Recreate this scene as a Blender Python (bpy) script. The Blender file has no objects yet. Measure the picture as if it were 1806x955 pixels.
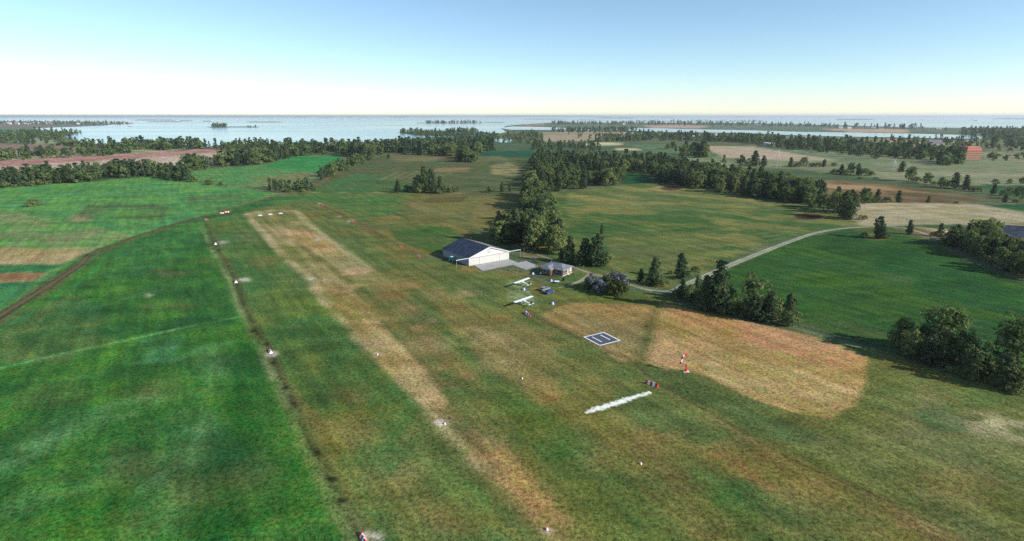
import bpy, bmesh, math, random
import numpy as np
from mathutils import Vector, Matrix

random.seed(7)
rng = np.random.default_rng(11)
SC = bpy.context.scene
COL = SC.collection
PI = math.pi

# ------------------------------------------------------------------ survey of the place
# The camera hangs 65 m above a flat coast. at() gives the ground position (metres) of a surveyed
# photo point; everything below is built at those world positions, at real size.
F, CX, CY, HC = 1000.0, 903.0, 477.5, 65.0
PITCH = math.atan(272.5 / 1000.0)
CP, SP = math.cos(PITCH), math.sin(PITCH)

def at(px, py, z=0.0):
    dx, dy = (px - CX) / F, (CY - py) / F
    up = dy * CP - SP
    fw = CP + dy * SP
    t = (HC - z) / max(1e-6, -up)
    return Vector((dx * t, fw * t, z))

def mpp(px, py):
    p = at(px, py)
    return (p.y * CP + HC * SP) / F

def lin(c):
    c = c / 255.0
    return c / 12.92 if c <= 0.04045 else ((c + 0.055) / 1.055) ** 2.4

K_ALB = 0.95
SAT = 0.94
def alb(rgb, k=None):
    k = K_ALB if k is None else k
    c = np.array([lin(v) * k for v in rgb])
    y = 0.25 * c[0] + 0.65 * c[1] + 0.10 * c[2]
    return y + (c - y) * SAT

# ------------------------------------------------------------------ numpy noise
def _hash(ix, iy, seed):
    h = (ix.astype(np.int64) * 374761393 + iy.astype(np.int64) * 668265263 + seed * 974634787) & 0xFFFFFFFF
    h = ((h ^ (h >> 13)) * 1274126177) & 0xFFFFFFFF
    h = h ^ (h >> 16)
    return (h & 0xFFFF) / 65535.0

def vnoise(x, y, seed):
    x0, y0 = np.floor(x), np.floor(y)
    fx, fy = x - x0, y - y0
    fx = fx * fx * (3 - 2 * fx); fy = fy * fy * (3 - 2 * fy)
    a, b = _hash(x0, y0, seed), _hash(x0 + 1, y0, seed)
    c, d = _hash(x0, y0 + 1, seed), _hash(x0 + 1, y0 + 1, seed)
    return (a * (1 - fx) + b * fx) * (1 - fy) + (c * (1 - fx) + d * fx) * fy

def fbm(x, y, size, octv=4, seed=0):
    s, amp, tot = 0.0, 1.0, 0.0
    for o in range(octv):
        s = s + amp * (vnoise(x / size, y / size, seed + o * 17) - 0.5)
        tot += amp; amp *= 0.55; size *= 0.5
    return s / tot

# ------------------------------------------------------------------ objects and tags
def tag(o, label=None, cat=None, group=None, kind=None):
    if label: o['label'] = label
    if cat: o['category'] = cat
    if group: o['group'] = group
    if kind: o['kind'] = kind
    return o

def thing(name, label, cat, loc=(0, 0, 0), rotz=0.0, group=None):
    o = bpy.data.objects.new(name, None)
    COL.objects.link(o)
    o.empty_display_size = 0.5
    o.location = loc
    o.rotation_euler = (0, 0, rotz)
    return tag(o, label, cat, group)

def link_mesh(name, me, parent=None, loc=None, rot=None):
    o = bpy.data.objects.new(name, me)
    COL.objects.link(o)
    if parent is not None: o.parent = parent
    if loc is not None: o.location = loc
    if rot is not None: o.rotation_euler = rot
    return o

def copy_tree(o, parent=None):
    c = o.copy(); COL.objects.link(c)
    if parent is not None: c.parent = parent
    for ch in list(o.children):
        copy_tree(ch, c)
    return c

class MB:
    """collects simple shapes; build() links them as one mesh object"""
    def __init__(s): s.v, s.f, s.mi = [], [], []
    def add(s, vs, fs, mi=0):
        b = len(s.v)
        s.v += [tuple(v) for v in vs]
        s.f += [tuple(b + i for i in f) for f in fs]
        s.mi += [mi] * len(fs)
        return s
    def box(s, c, d, rot=None, mi=0, taper=1.0):
        x, y, z = d[0] / 2, d[1] / 2, d[2] / 2
        vs = []
        for sz in (-1, 1):
            k = taper if sz > 0 else 1.0
            for sx, sy in ((-1, -1), (1, -1), (1, 1), (-1, 1)):
                p = Vector((sx * x * k, sy * y * k, sz * z))
                if rot is not None: p = rot @ p
                vs.append(p + Vector(c))
        return s.add(vs, [(0, 3, 2, 1), (4, 5, 6, 7), (0, 1, 5, 4), (1, 2, 6, 5), (2, 3, 7, 6), (3, 0, 4, 7)], mi)
    def tube(s, p0, p1, r0, r1=None, n=8, mi=0):
        p0, p1 = Vector(p0), Vector(p1)
        r1 = r0 if r1 is None else r1
        d = (p1 - p0).normalized()
        u = d.orthogonal().normalized(); w = d.cross(u)
        vs = []
        for p, r in ((p0, r0), (p1, r1)):
            for i in range(n):
                a = 2 * PI * i / n
                vs.append(p + (u * math.cos(a) + w * math.sin(a)) * r)
        fs = [(i, (i + 1) % n, n + (i + 1) % n, n + i) for i in range(n)]
        fs += [tuple(range(n - 1, -1, -1)), tuple(range(n, 2 * n))]
        return s.add(vs, fs, mi)
    def loft(s, rings, mi=0, caps=True):
        n = len(rings[0]); vs = [p for r in rings for p in r]; fs = []
        for k in range(len(rings) - 1):
            for i in range(n):
                fs.append((k * n + i, k * n + (i + 1) % n, (k + 1) * n + (i + 1) % n, (k + 1) * n + i))
        if caps:
            fs.append(tuple(range(n - 1, -1, -1)))
            fs.append(tuple(range((len(rings) - 1) * n, len(rings) * n)))
        return s.add(vs, fs, mi)
    def prism(s, poly, axis_from, axis_to, mi=0):
        """poly: list of 3D points; swept from +axis_from to +axis_to"""
        a, b = Vector(axis_from), Vector(axis_to)
        r0 = [Vector(p) + a for p in poly]; r1 = [Vector(p) + b for p in poly]
        return s.loft([r0, r1], mi)
    def build(s, name, mat, parent=None, smooth=False, loc=None, rotz=None, bevel=0.0):
        me = bpy.data.meshes.new(name)
        me.from_pydata(s.v, [], s.f)
        mats = mat if isinstance(mat, (list, tuple)) else [mat]
        for m in mats: me.materials.append(m)
        me.polygons.foreach_set('material_index', s.mi)
        bm = bmesh.new(); bm.from_mesh(me)
        bmesh.ops.recalc_face_normals(bm, faces=bm.faces)
        if bevel > 0:
            bmesh.ops.bevel(bm, geom=[e for e in bm.edges if len(e.link_faces) == 2 and e.calc_face_angle(0) > 0.5],
                            offset=bevel, segments=2, profile=0.6, affect='EDGES')
        bm.to_mesh(me); bm.free()
        if smooth:
            me.polygons.foreach_set('use_smooth', [True] * len(me.polygons))
        me.update()
        o = link_mesh(name, me, parent, loc)
        if rotz is not None: o.rotation_euler = (0, 0, rotz)
        return o

# ------------------------------------------------------------------ materials
def new_mat(name):
    m = bpy.data.materials.new(name); m.use_nodes = True
    nt = m.node_tree; nt.nodes.clear()
    out = nt.nodes.new('ShaderNodeOutputMaterial')
    return m, nt, out

def N(nt, t, **kw):
    n = nt.nodes.new(t)
    for k, v in kw.items(): setattr(n, k, v)
    return n

def noise(nt, co, scale, detail=3, rough=0.55, dist=0.0):
    n = N(nt, 'ShaderNodeTexNoise')
    n.inputs['Scale'].default_value = scale
    n.inputs['Detail'].default_value = detail
    n.inputs['Roughness'].default_value = rough
    n.inputs['Distortion'].default_value = dist
    if co is not None: nt.links.new(co, n.inputs['Vector'])
    return n.outputs['Fac']

def ramp(nt, fac, lo, hi, a=0.0, b=1.0):
    n = N(nt, 'ShaderNodeMapRange', interpolation_type='SMOOTHSTEP')
    n.inputs['From Min'].default_value = lo; n.inputs['From Max'].default_value = hi
    n.inputs['To Min'].default_value = a; n.inputs['To Max'].default_value = b
    nt.links.new(fac, n.inputs['Value'])
    return n.outputs['Result']

def mixc(nt, fac, a, b, blend='MIX'):
    n = N(nt, 'ShaderNodeMix', data_type='RGBA', blend_type=blend)
    for s, v in ((0, fac), (6, a), (7, b)):
        if hasattr(v, 'node'): nt.links.new(v, n.inputs[s])
        else:
            n.inputs[s].default_value = v if s == 0 else (tuple(v) + (1,))[:4]
    return n.outputs[2]

def mathn(nt, op, a, b=0.0):
    n = N(nt, 'ShaderNodeMath', operation=op)
    for i, v in enumerate((a, b)):
        if hasattr(v, 'node'): nt.links.new(v, n.inputs[i])
        else: n.inputs[i].default_value = v
    return n.outputs[0]

def principled(nt, out, col, rough=0.7, metal=0.0, spec=0.3, bump=None, bump_d=0.05):
    p = N(nt, 'ShaderNodeBsdfPrincipled')
    if hasattr(col, 'node'): nt.links.new(col, p.inputs['Base Color'])
    else: p.inputs['Base Color'].default_value = (tuple(col) + (1,))[:4]
    p.inputs['Roughness'].default_value = rough
    p.inputs['Metallic'].default_value = metal
    p.inputs['Specular IOR Level'].default_value = spec
    if bump is not None:
        b = N(nt, 'ShaderNodeBump'); b.inputs['Distance'].default_value = bump_d
        b.inputs['Strength'].default_value = 1.0
        nt.links.new(bump, b.inputs['Height']); nt.links.new(b.outputs[0], p.inputs['Normal'])
    nt.links.new(p.outputs[0], out.inputs['Surface'])
    return p

def surf(name, rgb, rough=0.7, metal=0.0, spec=0.3, var=0.18, scale=1.5, dirt=None):
    """weathered paint / metal / timber: base colour with blotches"""
    m, nt, out = new_mat(name)
    g = N(nt, 'ShaderNodeTexCoord').outputs['Object']
    n1 = noise(nt, g, scale, 5, 0.65)
    c0 = tuple(v * (1 - var) for v in rgb); c1 = tuple(min(1, v * (1 + var)) for v in rgb)
    c = mixc(nt, ramp(nt, n1, 0.3, 0.7), c0, c1)
    if dirt is not None:
        n2 = noise(nt, g, scale * 0.35, 6, 0.7)
        c = mixc(nt, ramp(nt, n2, 0.52, 0.75, 0, 0.6), c, dirt)
    principled(nt, out, c, rough, metal, spec)
    return m

M = {}
M['white_paint'] = surf('white_paint', (0.56, 0.56, 0.545), 0.55, var=0.05, dirt=(0.6, 0.57, 0.5))
M['door_paint'] = surf('door_paint', (0.50, 0.495, 0.455), 0.5, var=0.05, dirt=(0.62, 0.6, 0.52))
M['wall_grey'] = surf('wall_grey', (0.27, 0.285, 0.31), 0.7, var=0.08, dirt=(0.4, 0.4, 0.4))
M['dark_metal'] = surf('dark_metal', (0.06, 0.06, 0.065), 0.5, var=0.2)
M['grey_metal'] = surf('grey_metal', (0.35, 0.36, 0.37), 0.45, metal=0.3, var=0.1)
M['rubber'] = surf('rubber', (0.02, 0.02, 0.02), 0.8, var=0.2)
M['glass'] = surf('glass', (0.03, 0.045, 0.055), 0.08, spec=0.6, var=0.1)
M['red_paint'] = surf('red_paint', (0.62, 0.035, 0.03), 0.5, var=0.12)
M['marker_white'] = surf('marker_white', (0.82, 0.82, 0.82), 0.5, var=0.04)
M['marker_blue'] = surf('marker_blue', (0.05, 0.05, 0.42), 0.5, var=0.1)
M['teal_paint'] = surf('teal_paint', (0.085, 0.34, 0.35), 0.45, var=0.2, dirt=(0.05, 0.09, 0.09))
M['pale_teal'] = surf('pale_teal', (0.35, 0.62, 0.60), 0.4, var=0.08)
M['silver_paint'] = surf('silver_paint', (0.33, 0.35, 0.36), 0.3, metal=0.35, spec=0.5, var=0.06)
M['blue_paint'] = surf('blue_paint', (0.035, 0.075, 0.24), 0.3, metal=0.1, spec=0.5, var=0.08)
M['fabric_white'] = surf('fabric_white', (0.84, 0.84, 0.82), 0.6, var=0.03)
M['maroon'] = surf('maroon', (0.10, 0.035, 0.03), 0.5, var=0.15)
M['timber'] = surf('timber', (0.15, 0.075, 0.042), 0.75, var=0.25, scale=3)
M['dark_timber'] = surf('dark_timber', (0.06, 0.045, 0.035), 0.8, var=0.25, scale=3)
M['cream'] = surf('cream', (0.50, 0.475, 0.41), 0.65, var=0.06)
M['bark'] = surf('bark', (0.07, 0.052, 0.04), 0.9, var=0.3, scale=4)
M['pale_blue'] = surf('pale_blue', (0.25, 0.38, 0.45), 0.6, var=0.15)
M['concrete_white'] = surf('concrete_white', (0.62, 0.61, 0.58), 0.8, var=0.08)
M['orange_tile'] = surf('orange_tile', (0.50, 0.15, 0.10), 0.75, var=0.15, scale=0.6)
M['far_wall'] = surf('far_wall', (0.44, 0.41, 0.38), 0.8, var=0.12, scale=0.2)
M['far_roof'] = surf('far_roof', (0.36, 0.20, 0.16), 0.8, var=0.3, scale=0.1)
M['far_roof_grey'] = surf('far_roof_grey', (0.38, 0.40, 0.43), 0.7, var=0.12, scale=0.1)

def roof_mat(name, dark, light, sc=(0.9, 3.2, 1)):
    """slates in courses with patches of replaced, paler and darker slates"""
    m, nt, out = new_mat(name)
    g = N(nt, 'ShaderNodeTexCoord').outputs['Object']
    mp = N(nt, 'ShaderNodeMapping'); mp.inputs['Scale'].default_value = sc
    nt.links.new(g, mp.inputs['Vector'])
    br = N(nt, 'ShaderNodeTexVoronoi', feature='F1'); br.inputs['Scale'].default_value = 0.55
    nt.links.new(mp.outputs[0], br.inputs['Vector'])
    sep = N(nt, 'ShaderNodeSeparateColor'); nt.links.new(br.outputs['Color'], sep.inputs[0])
    n1 = noise(nt, g, 0.5, 5, 0.7)
    f = mathn(nt, 'MULTIPLY', mathn(nt, 'ADD', sep.outputs[0], n1), 0.5)
    c = mixc(nt, ramp(nt, f, 0.25, 0.75), dark, light)
    principled(nt, out, c, 0.75, spec=0.2)
    return m
M['slate_navy_and_shade'] = roof_mat('slate_navy_and_shade', (0.016, 0.024, 0.045), (0.045, 0.06, 0.095))  # dark barn slate; on the hangar its navy is painted shade
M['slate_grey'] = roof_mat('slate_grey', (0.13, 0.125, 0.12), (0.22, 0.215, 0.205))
M['felt_grey'] = roof_mat('felt_grey', (0.13, 0.14, 0.165), (0.23, 0.24, 0.27))

def brick_mat():
    m, nt, out = new_mat('red_brick')
    g = N(nt, 'ShaderNodeTexCoord').outputs['Object']
    n1 = noise(nt, g, 0.6, 5, 0.7)
    sp = N(nt, 'ShaderNodeSeparateXYZ'); nt.links.new(g, sp.inputs[0])
    w = N(nt, 'ShaderNodeMath', operation='PINGPONG'); w.inputs[1].default_value = 1.7
    nt.links.new(sp.outputs[2], w.inputs[0])
    c = mixc(nt, ramp(nt, n1, 0.3, 0.7), (0.36, 0.16, 0.10), (0.46, 0.23, 0.14))
    c = mixc(nt, ramp(nt, w.outputs[0], 1.25, 1.4), c, (0.48, 0.28, 0.18))
    principled(nt, out, c, 0.85)
    return m
M['red_brick'] = brick_mat()

def leaf_mat(name, c_dark, c_light, warm, transl=0.22):
    m, nt, out = new_mat(name)
    t = N(nt, 'ShaderNodeAttribute', attribute_name='tint').outputs['Fac']
    oi = N(nt, 'ShaderNodeObjectInfo').outputs['Random']
    f = mathn(nt, 'ADD', mathn(nt, 'MULTIPLY', t, 0.65), mathn(nt, 'MULTIPLY', oi, 0.35))
    c = mixc(nt, f, c_dark, c_light)
    c = mixc(nt, ramp(nt, oi, 0.55, 1.0, 0, 0.55), c, warm)
    d = N(nt, 'ShaderNodeBsdfDiffuse'); tr = N(nt, 'ShaderNodeBsdfTranslucent')
    nt.links.new(c, d.inputs[0]); nt.links.new(c, tr.inputs[0])
    mx = N(nt, 'ShaderNodeMixShader'); mx.inputs[0].default_value = transl
    nt.links.new(d.outputs[0], mx.inputs[1]); nt.links.new(tr.outputs[0], mx.inputs[2])
    nt.links.new(mx.outputs[0], out.inputs['Surface'])
    return m
LEAF = {
    'conifer': leaf_mat('conifer_needles', (0.026, 0.056, 0.034), (0.105, 0.15, 0.066), (0.10, 0.13, 0.05), 0.25),
    'broadleaf': leaf_mat('broad_leaves', (0.060, 0.11, 0.040), (0.235, 0.285, 0.10), (0.23, 0.25, 0.10), 0.32),
    'bush': leaf_mat('bush_leaves', (0.065, 0.105, 0.040), (0.25, 0.285, 0.11), (0.25, 0.24, 0.11), 0.32),
    'lilac': leaf_mat('lilac_blossom', (0.055, 0.08, 0.075), (0.20, 0.22, 0.235), (0.12, 0.15, 0.15), 0.15),
    'olive': leaf_mat('olive_leaves', (0.035, 0.052, 0.018), (0.085, 0.10, 0.032), (0.07, 0.08, 0.03), 0.15),
}

# ------------------------------------------------------------------ ground colour survey
FEATS = []
GAIN = [(1.0, 1.0, 0.95)]
def gain(*g): GAIN[0] = g
def gc(c): return None if c is None else tuple(min(255, v * g) for v, g in zip(c, GAIN[0]))
def P(pts, base, alt=None, soft=None, op=1.0, mod=0.0, msize=30.0):
    FEATS.append(('P', [at(*p).xy for p in pts], None, gc(base), gc(alt), soft, op, mod, msize))
def L(pts, wpx, base, alt=None, soft=None, op=1.0, mod=0.0, msize=20.0):
    w = wpx if isinstance(wpx, (list, tuple)) else [wpx] * len(pts)
    FEATS.append(('L', [at(*p).xy for p in pts], [w[i] * mpp(*pts[i]) / 2 for i in range(len(pts))], gc(base), gc(alt), soft, op, mod, msize))
def E(px, py, rx, ry, base, alt=None, soft=None, op=1.0, mod=0.0, n=14, msize=20.0):
    P([(px + rx * math.cos(2 * PI * i / n), py + ry * math.sin(2 * PI * i / n)) for i in range(n)], base, alt, soft, op, mod, msize)

exec_features = None
def survey():
    # --- far country, left
    P([(-80, 214), (240, 214), (240, 223), (60, 227), (-80, 228)], (122, 118, 108), (95, 108, 95))
    P([(-20, 222), (95, 222), (60, 227), (-20, 228)], (128, 112, 98), (105, 110, 88))
    P([(-60, 228), (75, 227), (150, 234), (110, 241), (130, 248), (170, 256), (-60, 256)], (88, 112, 80), (120, 115, 90))
    P([(-10, 229), (62, 229), (70, 237), (-10, 238)], (40, 128, 78), (55, 120, 80))
    P([(30, 246), (80, 245), (110, 252), (60, 254), (25, 252)], (152, 158, 122), (140, 145, 115), op=0.9)
    P([(-60, 255), (120, 255), (185, 256), (178, 268), (-60, 269)], (130, 106, 98), (144, 118, 106))
    P([(-60, 268), (180, 267), (240, 262), (330, 262), (300, 268), (240, 272), (0, 284), (-60, 288)], (158, 152, 118), (130, 135, 95))
    P([(-60, 287), (0, 284), (240, 271.5), (380, 262), (405, 263), (385, 268), (230, 280), (0, 294), (-60, 298)], (176, 126, 120), (158, 114, 106))
    L([(-60, 287), (0, 284.4), (240, 271.7), (390, 262)], 1.4, (208, 180, 158), op=0.8)
    P([(-60, 297), (0, 294.5), (230, 280.5), (395, 268), (425, 272), (420, 283), (312, 295), (265, 298), (150, 308), (-60, 325)], (190, 166, 150), (172, 150, 132))
    L([(-60, 297.5), (0, 294.5), (230, 280.5), (395, 267)], 1.0, (205, 185, 168), op=0.7)
    P([(60, 312), (240, 303), (320, 300), (320, 325), (-60, 340), (-60, 318)], (62, 88, 48), (80, 90, 55), op=0.9)
    # --- far country, centre and right
    P([(700, 232), (860, 232), (890, 252), (960, 262), (700, 262)], (78, 108, 78), (60, 92, 70))
    P([(870, 250), (960, 250), (1330, 256), (1330, 300), (850, 300), (840, 268)], (66, 92, 62), (84, 100, 66))
    P([(890, 219), (960, 217), (975, 222), (930, 223)], (150, 128, 122))
    P([(960, 217), (1140, 217.5), (1340, 218.5), (1500, 222.5), (1810, 227.5), (1810, 234), (1500, 233), (1340, 230), (1110, 226), (960, 231)], (80, 104, 84), (105, 112, 92))
    P([(1130, 221), (1215, 221), (1255, 223), (1235, 226.5), (1150, 226)], (182, 152, 134), (165, 142, 122))
    P([(1440, 227), (1560, 227.5), (1605, 230), (1600, 234), (1500, 233)], (186, 156, 132), (170, 145, 122))
    P([(948, 235), (1000, 231), (1090, 231.5), (1180, 234), (1165, 240), (1080, 245), (1000, 251), (935, 250.5)], (168, 146, 126), (148, 138, 112))
    P([(940, 236), (1160, 236), (1160, 238), (940, 238.5)], (120, 128, 96), op=0.7)
    P([(1170, 236), (1340, 237), (1420, 241), (1640, 245), (1740, 247), (1720, 262), (1560, 258), (1400, 250), (1280, 246), (1170, 244)], (92, 112, 76), (135, 130, 100))
    P([(1556, 246), (1615, 246), (1640, 252), (1615, 258), (1560, 256)], (190, 155, 132), (175, 145, 122))
    P([(1640, 246), (1735, 248), (1735, 256), (1650, 258)], (160, 150, 116), (140, 138, 104))
    P([(1700, 230), (1840, 232), (1840, 300), (1735, 283), (1735, 250)], (104, 112, 84), (128, 124, 94))
    P([(1730, 270), (1840, 274), (1840, 288), (1735, 283)], (168, 154, 116), (150, 142, 104))
    P([(1020, 253), (1060, 252), (1102, 253), (1095, 256.5), (1030, 256.5)], (202, 188, 158))
    P([(1085, 261), (1150, 262), (1148, 266), (1085, 265)], (196, 176, 140), op=0.9)
    P([(1100, 254), (1235, 254), (1290, 275), (1260, 292), (1180, 280), (1140, 268)], (72, 98, 62), (100, 122, 82))
    for k in range(5):
        L([(1118 + 13 * k, 256), (1140 + 14 * k, 261), (1185 + 14 * k, 270), (1250 + 12 * k, 282)], 1.5, (122, 138, 100), op=0.55)
    P([(1200, 277), (1330, 288), (1330, 305), (1200, 292)], (132, 142, 102), (110, 125, 85))
    P([(1300, 262), (1840, 275), (1840, 336), (1730, 328), (1650, 326), (1510, 311), (1320, 299), (1240, 285)], (134, 136, 104), (112, 124, 88), mod=0.3, msize=60)
    P([(1320, 256), (1400, 266), (1540, 281), (1640, 284), (1500, 288), (1380, 275), (1310, 262)], (108, 124, 88), (96, 116, 80))
    P([(1234, 257), (1330, 259.5), (1400, 271), (1475, 283), (1380, 284), (1280, 279)], (182, 158, 138), (160, 146, 122))
    P([(1300, 295), (1400, 298), (1520, 312), (1700, 340), (1775, 351), (1740, 353), (1640, 338), (1560, 326), (1460, 318), (1300, 312)], (64, 88, 56), (84, 98, 64))
    P([(1340, 312), (1385, 315), (1460, 318), (1560, 325), (1650, 337), (1750, 351), (1700, 359), (1590, 359), (1500, 356), (1400, 338)], (126, 102, 70), (98, 78, 54), mod=0.2, msize=40)
    P([(1420, 320), (1560, 330), (1640, 340), (1560, 341), (1440, 330)], (168, 138, 98), (150, 120, 84), op=0.8, mod=0.6, msize=40)
    P([(1560, 336), (1740, 351), (1690, 355), (1570, 346)], (84, 84, 54), (98, 78, 54), op=0.8)
    P([(1480, 356), (1560, 357.5), (1730, 361), (1840, 378), (1840, 400), (1640, 396), (1530, 400), (1500, 392), (1490, 372)], (168, 154, 124), (150, 142, 108))
    P([(1724, 361), (1840, 360), (1840, 380)], (32, 92, 52), (40, 84, 50))
    P([(1720, 327), (1840, 327), (1840, 352), (1770, 346), (1730, 335)], (34, 84, 50), (54, 88, 54))
    P([(1420, 292), (1480, 294), (1470, 297), (1410, 296)], (150, 148, 120), op=0.6)
    P([(1530, 303), (1806, 308), (1806, 313), (1560, 309)], (158, 152, 122), op=0.6)
    P([(1390, 285), (1700, 296), (1640, 300), (1400, 292)], (104, 122, 82), op=0.6, mod=0.8)
    # --- meadows in the middle distance
    P([(300, 306), (392, 296), (470, 291), (505, 279), (532, 274), (606, 274), (592, 290), (566, 306), (552, 318), (545, 322), (480, 330), (400, 328), (300, 318)], (72, 128, 66), (96, 134, 74))
    P([(505, 279.5), (532, 275), (604, 275), (592, 288), (568, 303), (540, 302), (470, 296), (465, 293)], (38, 122, 56), (64, 134, 70))
    P([(440, 313), (560, 303), (552, 318), (480, 330), (420, 328)], (112, 122, 78), (128, 112, 80), op=0.8, mod=0.6)
    P([(545, 322), (566, 316), (606, 296), (660, 279), (690, 271), (860, 270), (930, 276), (925, 345), (520, 344)], (92, 94, 58), (74, 92, 52))
    P([(540, 338), (600, 314), (640, 306), (700, 316), (740, 330), (700, 341), (560, 341)], (62, 106, 52), (80, 102, 56), mod=0.3)
    P([(680, 270), (870, 268), (900, 283), (800, 288), (690, 283)], (92, 104, 64), (120, 112, 76), op=0.8)
    P([(700, 281), (795, 276), (800, 281), (700, 287)], (142, 118, 86), op=0.55, mod=0.6)
    P([(865, 292), (900, 287), (918, 294), (912, 310), (868, 308)], (166, 152, 108), (134, 122, 80), op=0.9, mod=0.5, msize=25)
    P([(770, 297), (830, 295), (826, 303), (760, 303)], (148, 118, 84), (120, 98, 66), op=0.8, mod=0.5)
    for k in range(7):
        L([(672 + 17 * k, 318 - k), (702 + 17 * k, 304 - k * 0.6)], 5, (146, 134, 88), op=0.55)
    P([(600, 318), (880, 318), (900, 334), (760, 336)], (84, 92, 54), (66, 92, 52), op=0.7, mod=0.7)
    P([(838, 268), (940, 266.5), (960, 278), (930, 279), (845, 275)], (26, 78, 54), (34, 88, 58))
    L([(845, 266), (935, 266.5), (1010, 270)], 1.0, (150, 154, 132), op=0.8)
    P([(1040, 272), (1180, 276), (1180, 300), (1040, 298)], (40, 82, 52), (58, 88, 54))
    P([(1092, 326), (1152, 324), (1146, 307), (1102, 305)], (28, 78, 42), (40, 84, 46))
    # --- the far green field on the left
    P([(-80, 332), (0, 331), (130, 323), (262, 312), (300, 314), (400, 328), (492, 342), (400, 372), (300, 396), (165, 441), (0, 552), (-80, 600)], (66, 130, 62), (98, 142, 74))
    P([(-40, 362), (90, 385), (260, 420), (170, 437), (-40, 437)], (122, 130, 80), (92, 136, 74), op=0.85, mod=0.7, msize=25)
    P([(120, 380), (160, 378), (165, 390), (130, 392)], (150, 134, 92), op=0.8, mod=0.5)
    P([(150, 362), (300, 362), (290, 388), (130, 384)], (84, 92, 56), (80, 112, 60), op=0.9, mod=0.6, msize=25)
    P([(330, 345), (480, 341), (400, 370), (330, 372)], (84, 98, 58), (70, 124, 66), op=0.8, mod=0.6)
    for k in range(7):
        L([(-20, 344 + k * 7), (120, 337 + k * 6), (270, 335 + k * 7)], 2.2, (106, 164, 94) if k % 2 else (44, 106, 50), op=0.5)
    for k in range(4):
        L([(-20, 372 + k * 12), (60, 383 + k * 10), (160, 404 + k * 8), (250, 420 + k * 4)], 2.5, (156, 148, 100), op=0.6, mod=0.5)
    P([(-60, 437), (150, 437), (172, 438), (140, 454), (110, 466), (-60, 467)], (172, 152, 108), (150, 130, 88), mod=0.2)
    P([(-60, 467), (108, 467), (86, 482), (-60, 483)], (44, 108, 58), (70, 112, 62))
    P([(-60, 483), (88, 482), (62, 498), (-60, 501)], (142, 108, 72), (122, 96, 62))
    P([(-60, 500), (62, 498), (0, 545), (-60, 590)], (52, 124, 66), (72, 126, 70))
    gain(0.97, 0.95, 0.88)
    # --- the near green field
    P([(-300, 760), (-100, 612), (0, 552), (165, 441), (300, 396), (400, 372), (492, 345), (520, 362), (432, 376), (363, 392), (380, 430), (415, 495), (435, 555), (475, 620), (505, 680), (545, 790), (600, 880), (640, 955), (700, 1100), (-300, 1100)], (44, 98, 36), (70, 120, 50))
    P([(170, 445), (300, 400), (362, 385), (370, 420), (300, 470), (190, 500)], (48, 112, 48), (74, 122, 60), op=0.7)
    P([(0, 560), (130, 520), (200, 560), (120, 640), (0, 640)], (54, 108, 56), (98, 112, 68), op=0.7, mod=0.7)
    L([(-60, 662), (0, 650), (120, 622), (240, 597), (340, 575), (440, 556)], [13, 12, 9, 8, 6, 4], (104, 172, 104), (96, 160, 96), op=0.9)
    L([(-60, 670), (0, 658), (240, 603)], 3, (40, 92, 48), op=0.6)
    L([(420, 556), (480, 546), (560, 526)], 3, (52, 122, 66), op=0.6)
    L([(385, 610), (365, 700), (340, 820), (310, 900)], [34, 50, 62, 80], (100, 146, 90), (84, 136, 74), soft=6, op=0.6, mod=0.55, msize=8)
    L([(430, 610), (425, 720), (400, 830), (385, 950)], [26, 44, 70, 95], (24, 82, 26), (34, 90, 34), soft=5, op=0.9)
    L([(480, 720), (500, 800), (470, 900)], [40, 70, 110], (78, 108, 50), (60, 104, 48), soft=5, op=0.6, mod=0.4, msize=10)
    L([(-20, 830), (120, 760), (260, 700)], [44, 34, 20], (112, 168, 106), (92, 150, 88), soft=6, op=0.55, mod=0.7, msize=9)
    L([(-20, 930), (80, 880), (220, 840)], [60, 46, 24], (104, 156, 92), (84, 140, 76), soft=6, op=0.5, mod=0.7, msize=8)
    P([(190, 800), (330, 780), (320, 900), (160, 930)], (58, 86, 46), (46, 96, 46), op=0.5, mod=0.8, msize=10)
    P([(20, 590), (330, 560), (420, 565), (250, 590), (60, 630)], (32, 84, 42), (50, 100, 52), op=0.6, mod=0.6)
    P([(240, 600), (330, 590), (300, 640), (220, 645)], (70, 138, 84), op=0.5, mod=0.8, msize=12)
    for k, (x0, y0, x1, y1, w_) in enumerate(((20, 700, 200, 655, 12), (60, 760, 260, 700, 14), (0, 800, 190, 735, 12), (200, 745, 340, 690, 10), (30, 880, 220, 810, 18), (240, 870, 360, 800, 16), (120, 945, 320, 880, 20), (300, 640, 420, 600, 7), (60, 600, 230, 560, 7), (180, 540, 330, 505, 5), (230, 480, 340, 450, 4), (300, 430, 370, 405, 3))):
        L([(x0, y0), ((x0 + x1) / 2, (y0 + y1) / 2 - 6), (x1, y1)], w_, (92, 150, 92) if k % 2 else (84, 128, 62), soft=2.2, op=0.5, mod=0.7, msize=7)
        L([(x0 + 40, y0 + 22), (x1 + 30, y1 + 26)], w_ * 1.2, (56, 76, 40) if k % 3 == 0 else (30, 84, 34), soft=2.2, op=0.35, mod=0.7, msize=7)
    for (x, y, rx, ry) in ((270, 690, 60, 18), (200, 830, 70, 26), (90, 700, 50, 14), (330, 860, 40, 26), (150, 600, 50, 12), (60, 540, 40, 10), (300, 540, 40, 9), (380, 460, 30, 8), (230, 920, 60, 22), (310, 480, 30, 8), (40, 620, 40, 12), (420, 860, 26, 26)):
        E(x, y, rx, ry, (98, 106, 58), (88, 122, 60), soft=5, op=0.7, mod=0.6, msize=9)
    E(263, 522, 6, 3, (182, 190, 160), soft=1.2, op=0.8)
    E(280, 507, 4, 2, (20, 70, 40), soft=1.0, op=0.7)
    gain(1.14, 1.11, 1.06)
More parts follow.
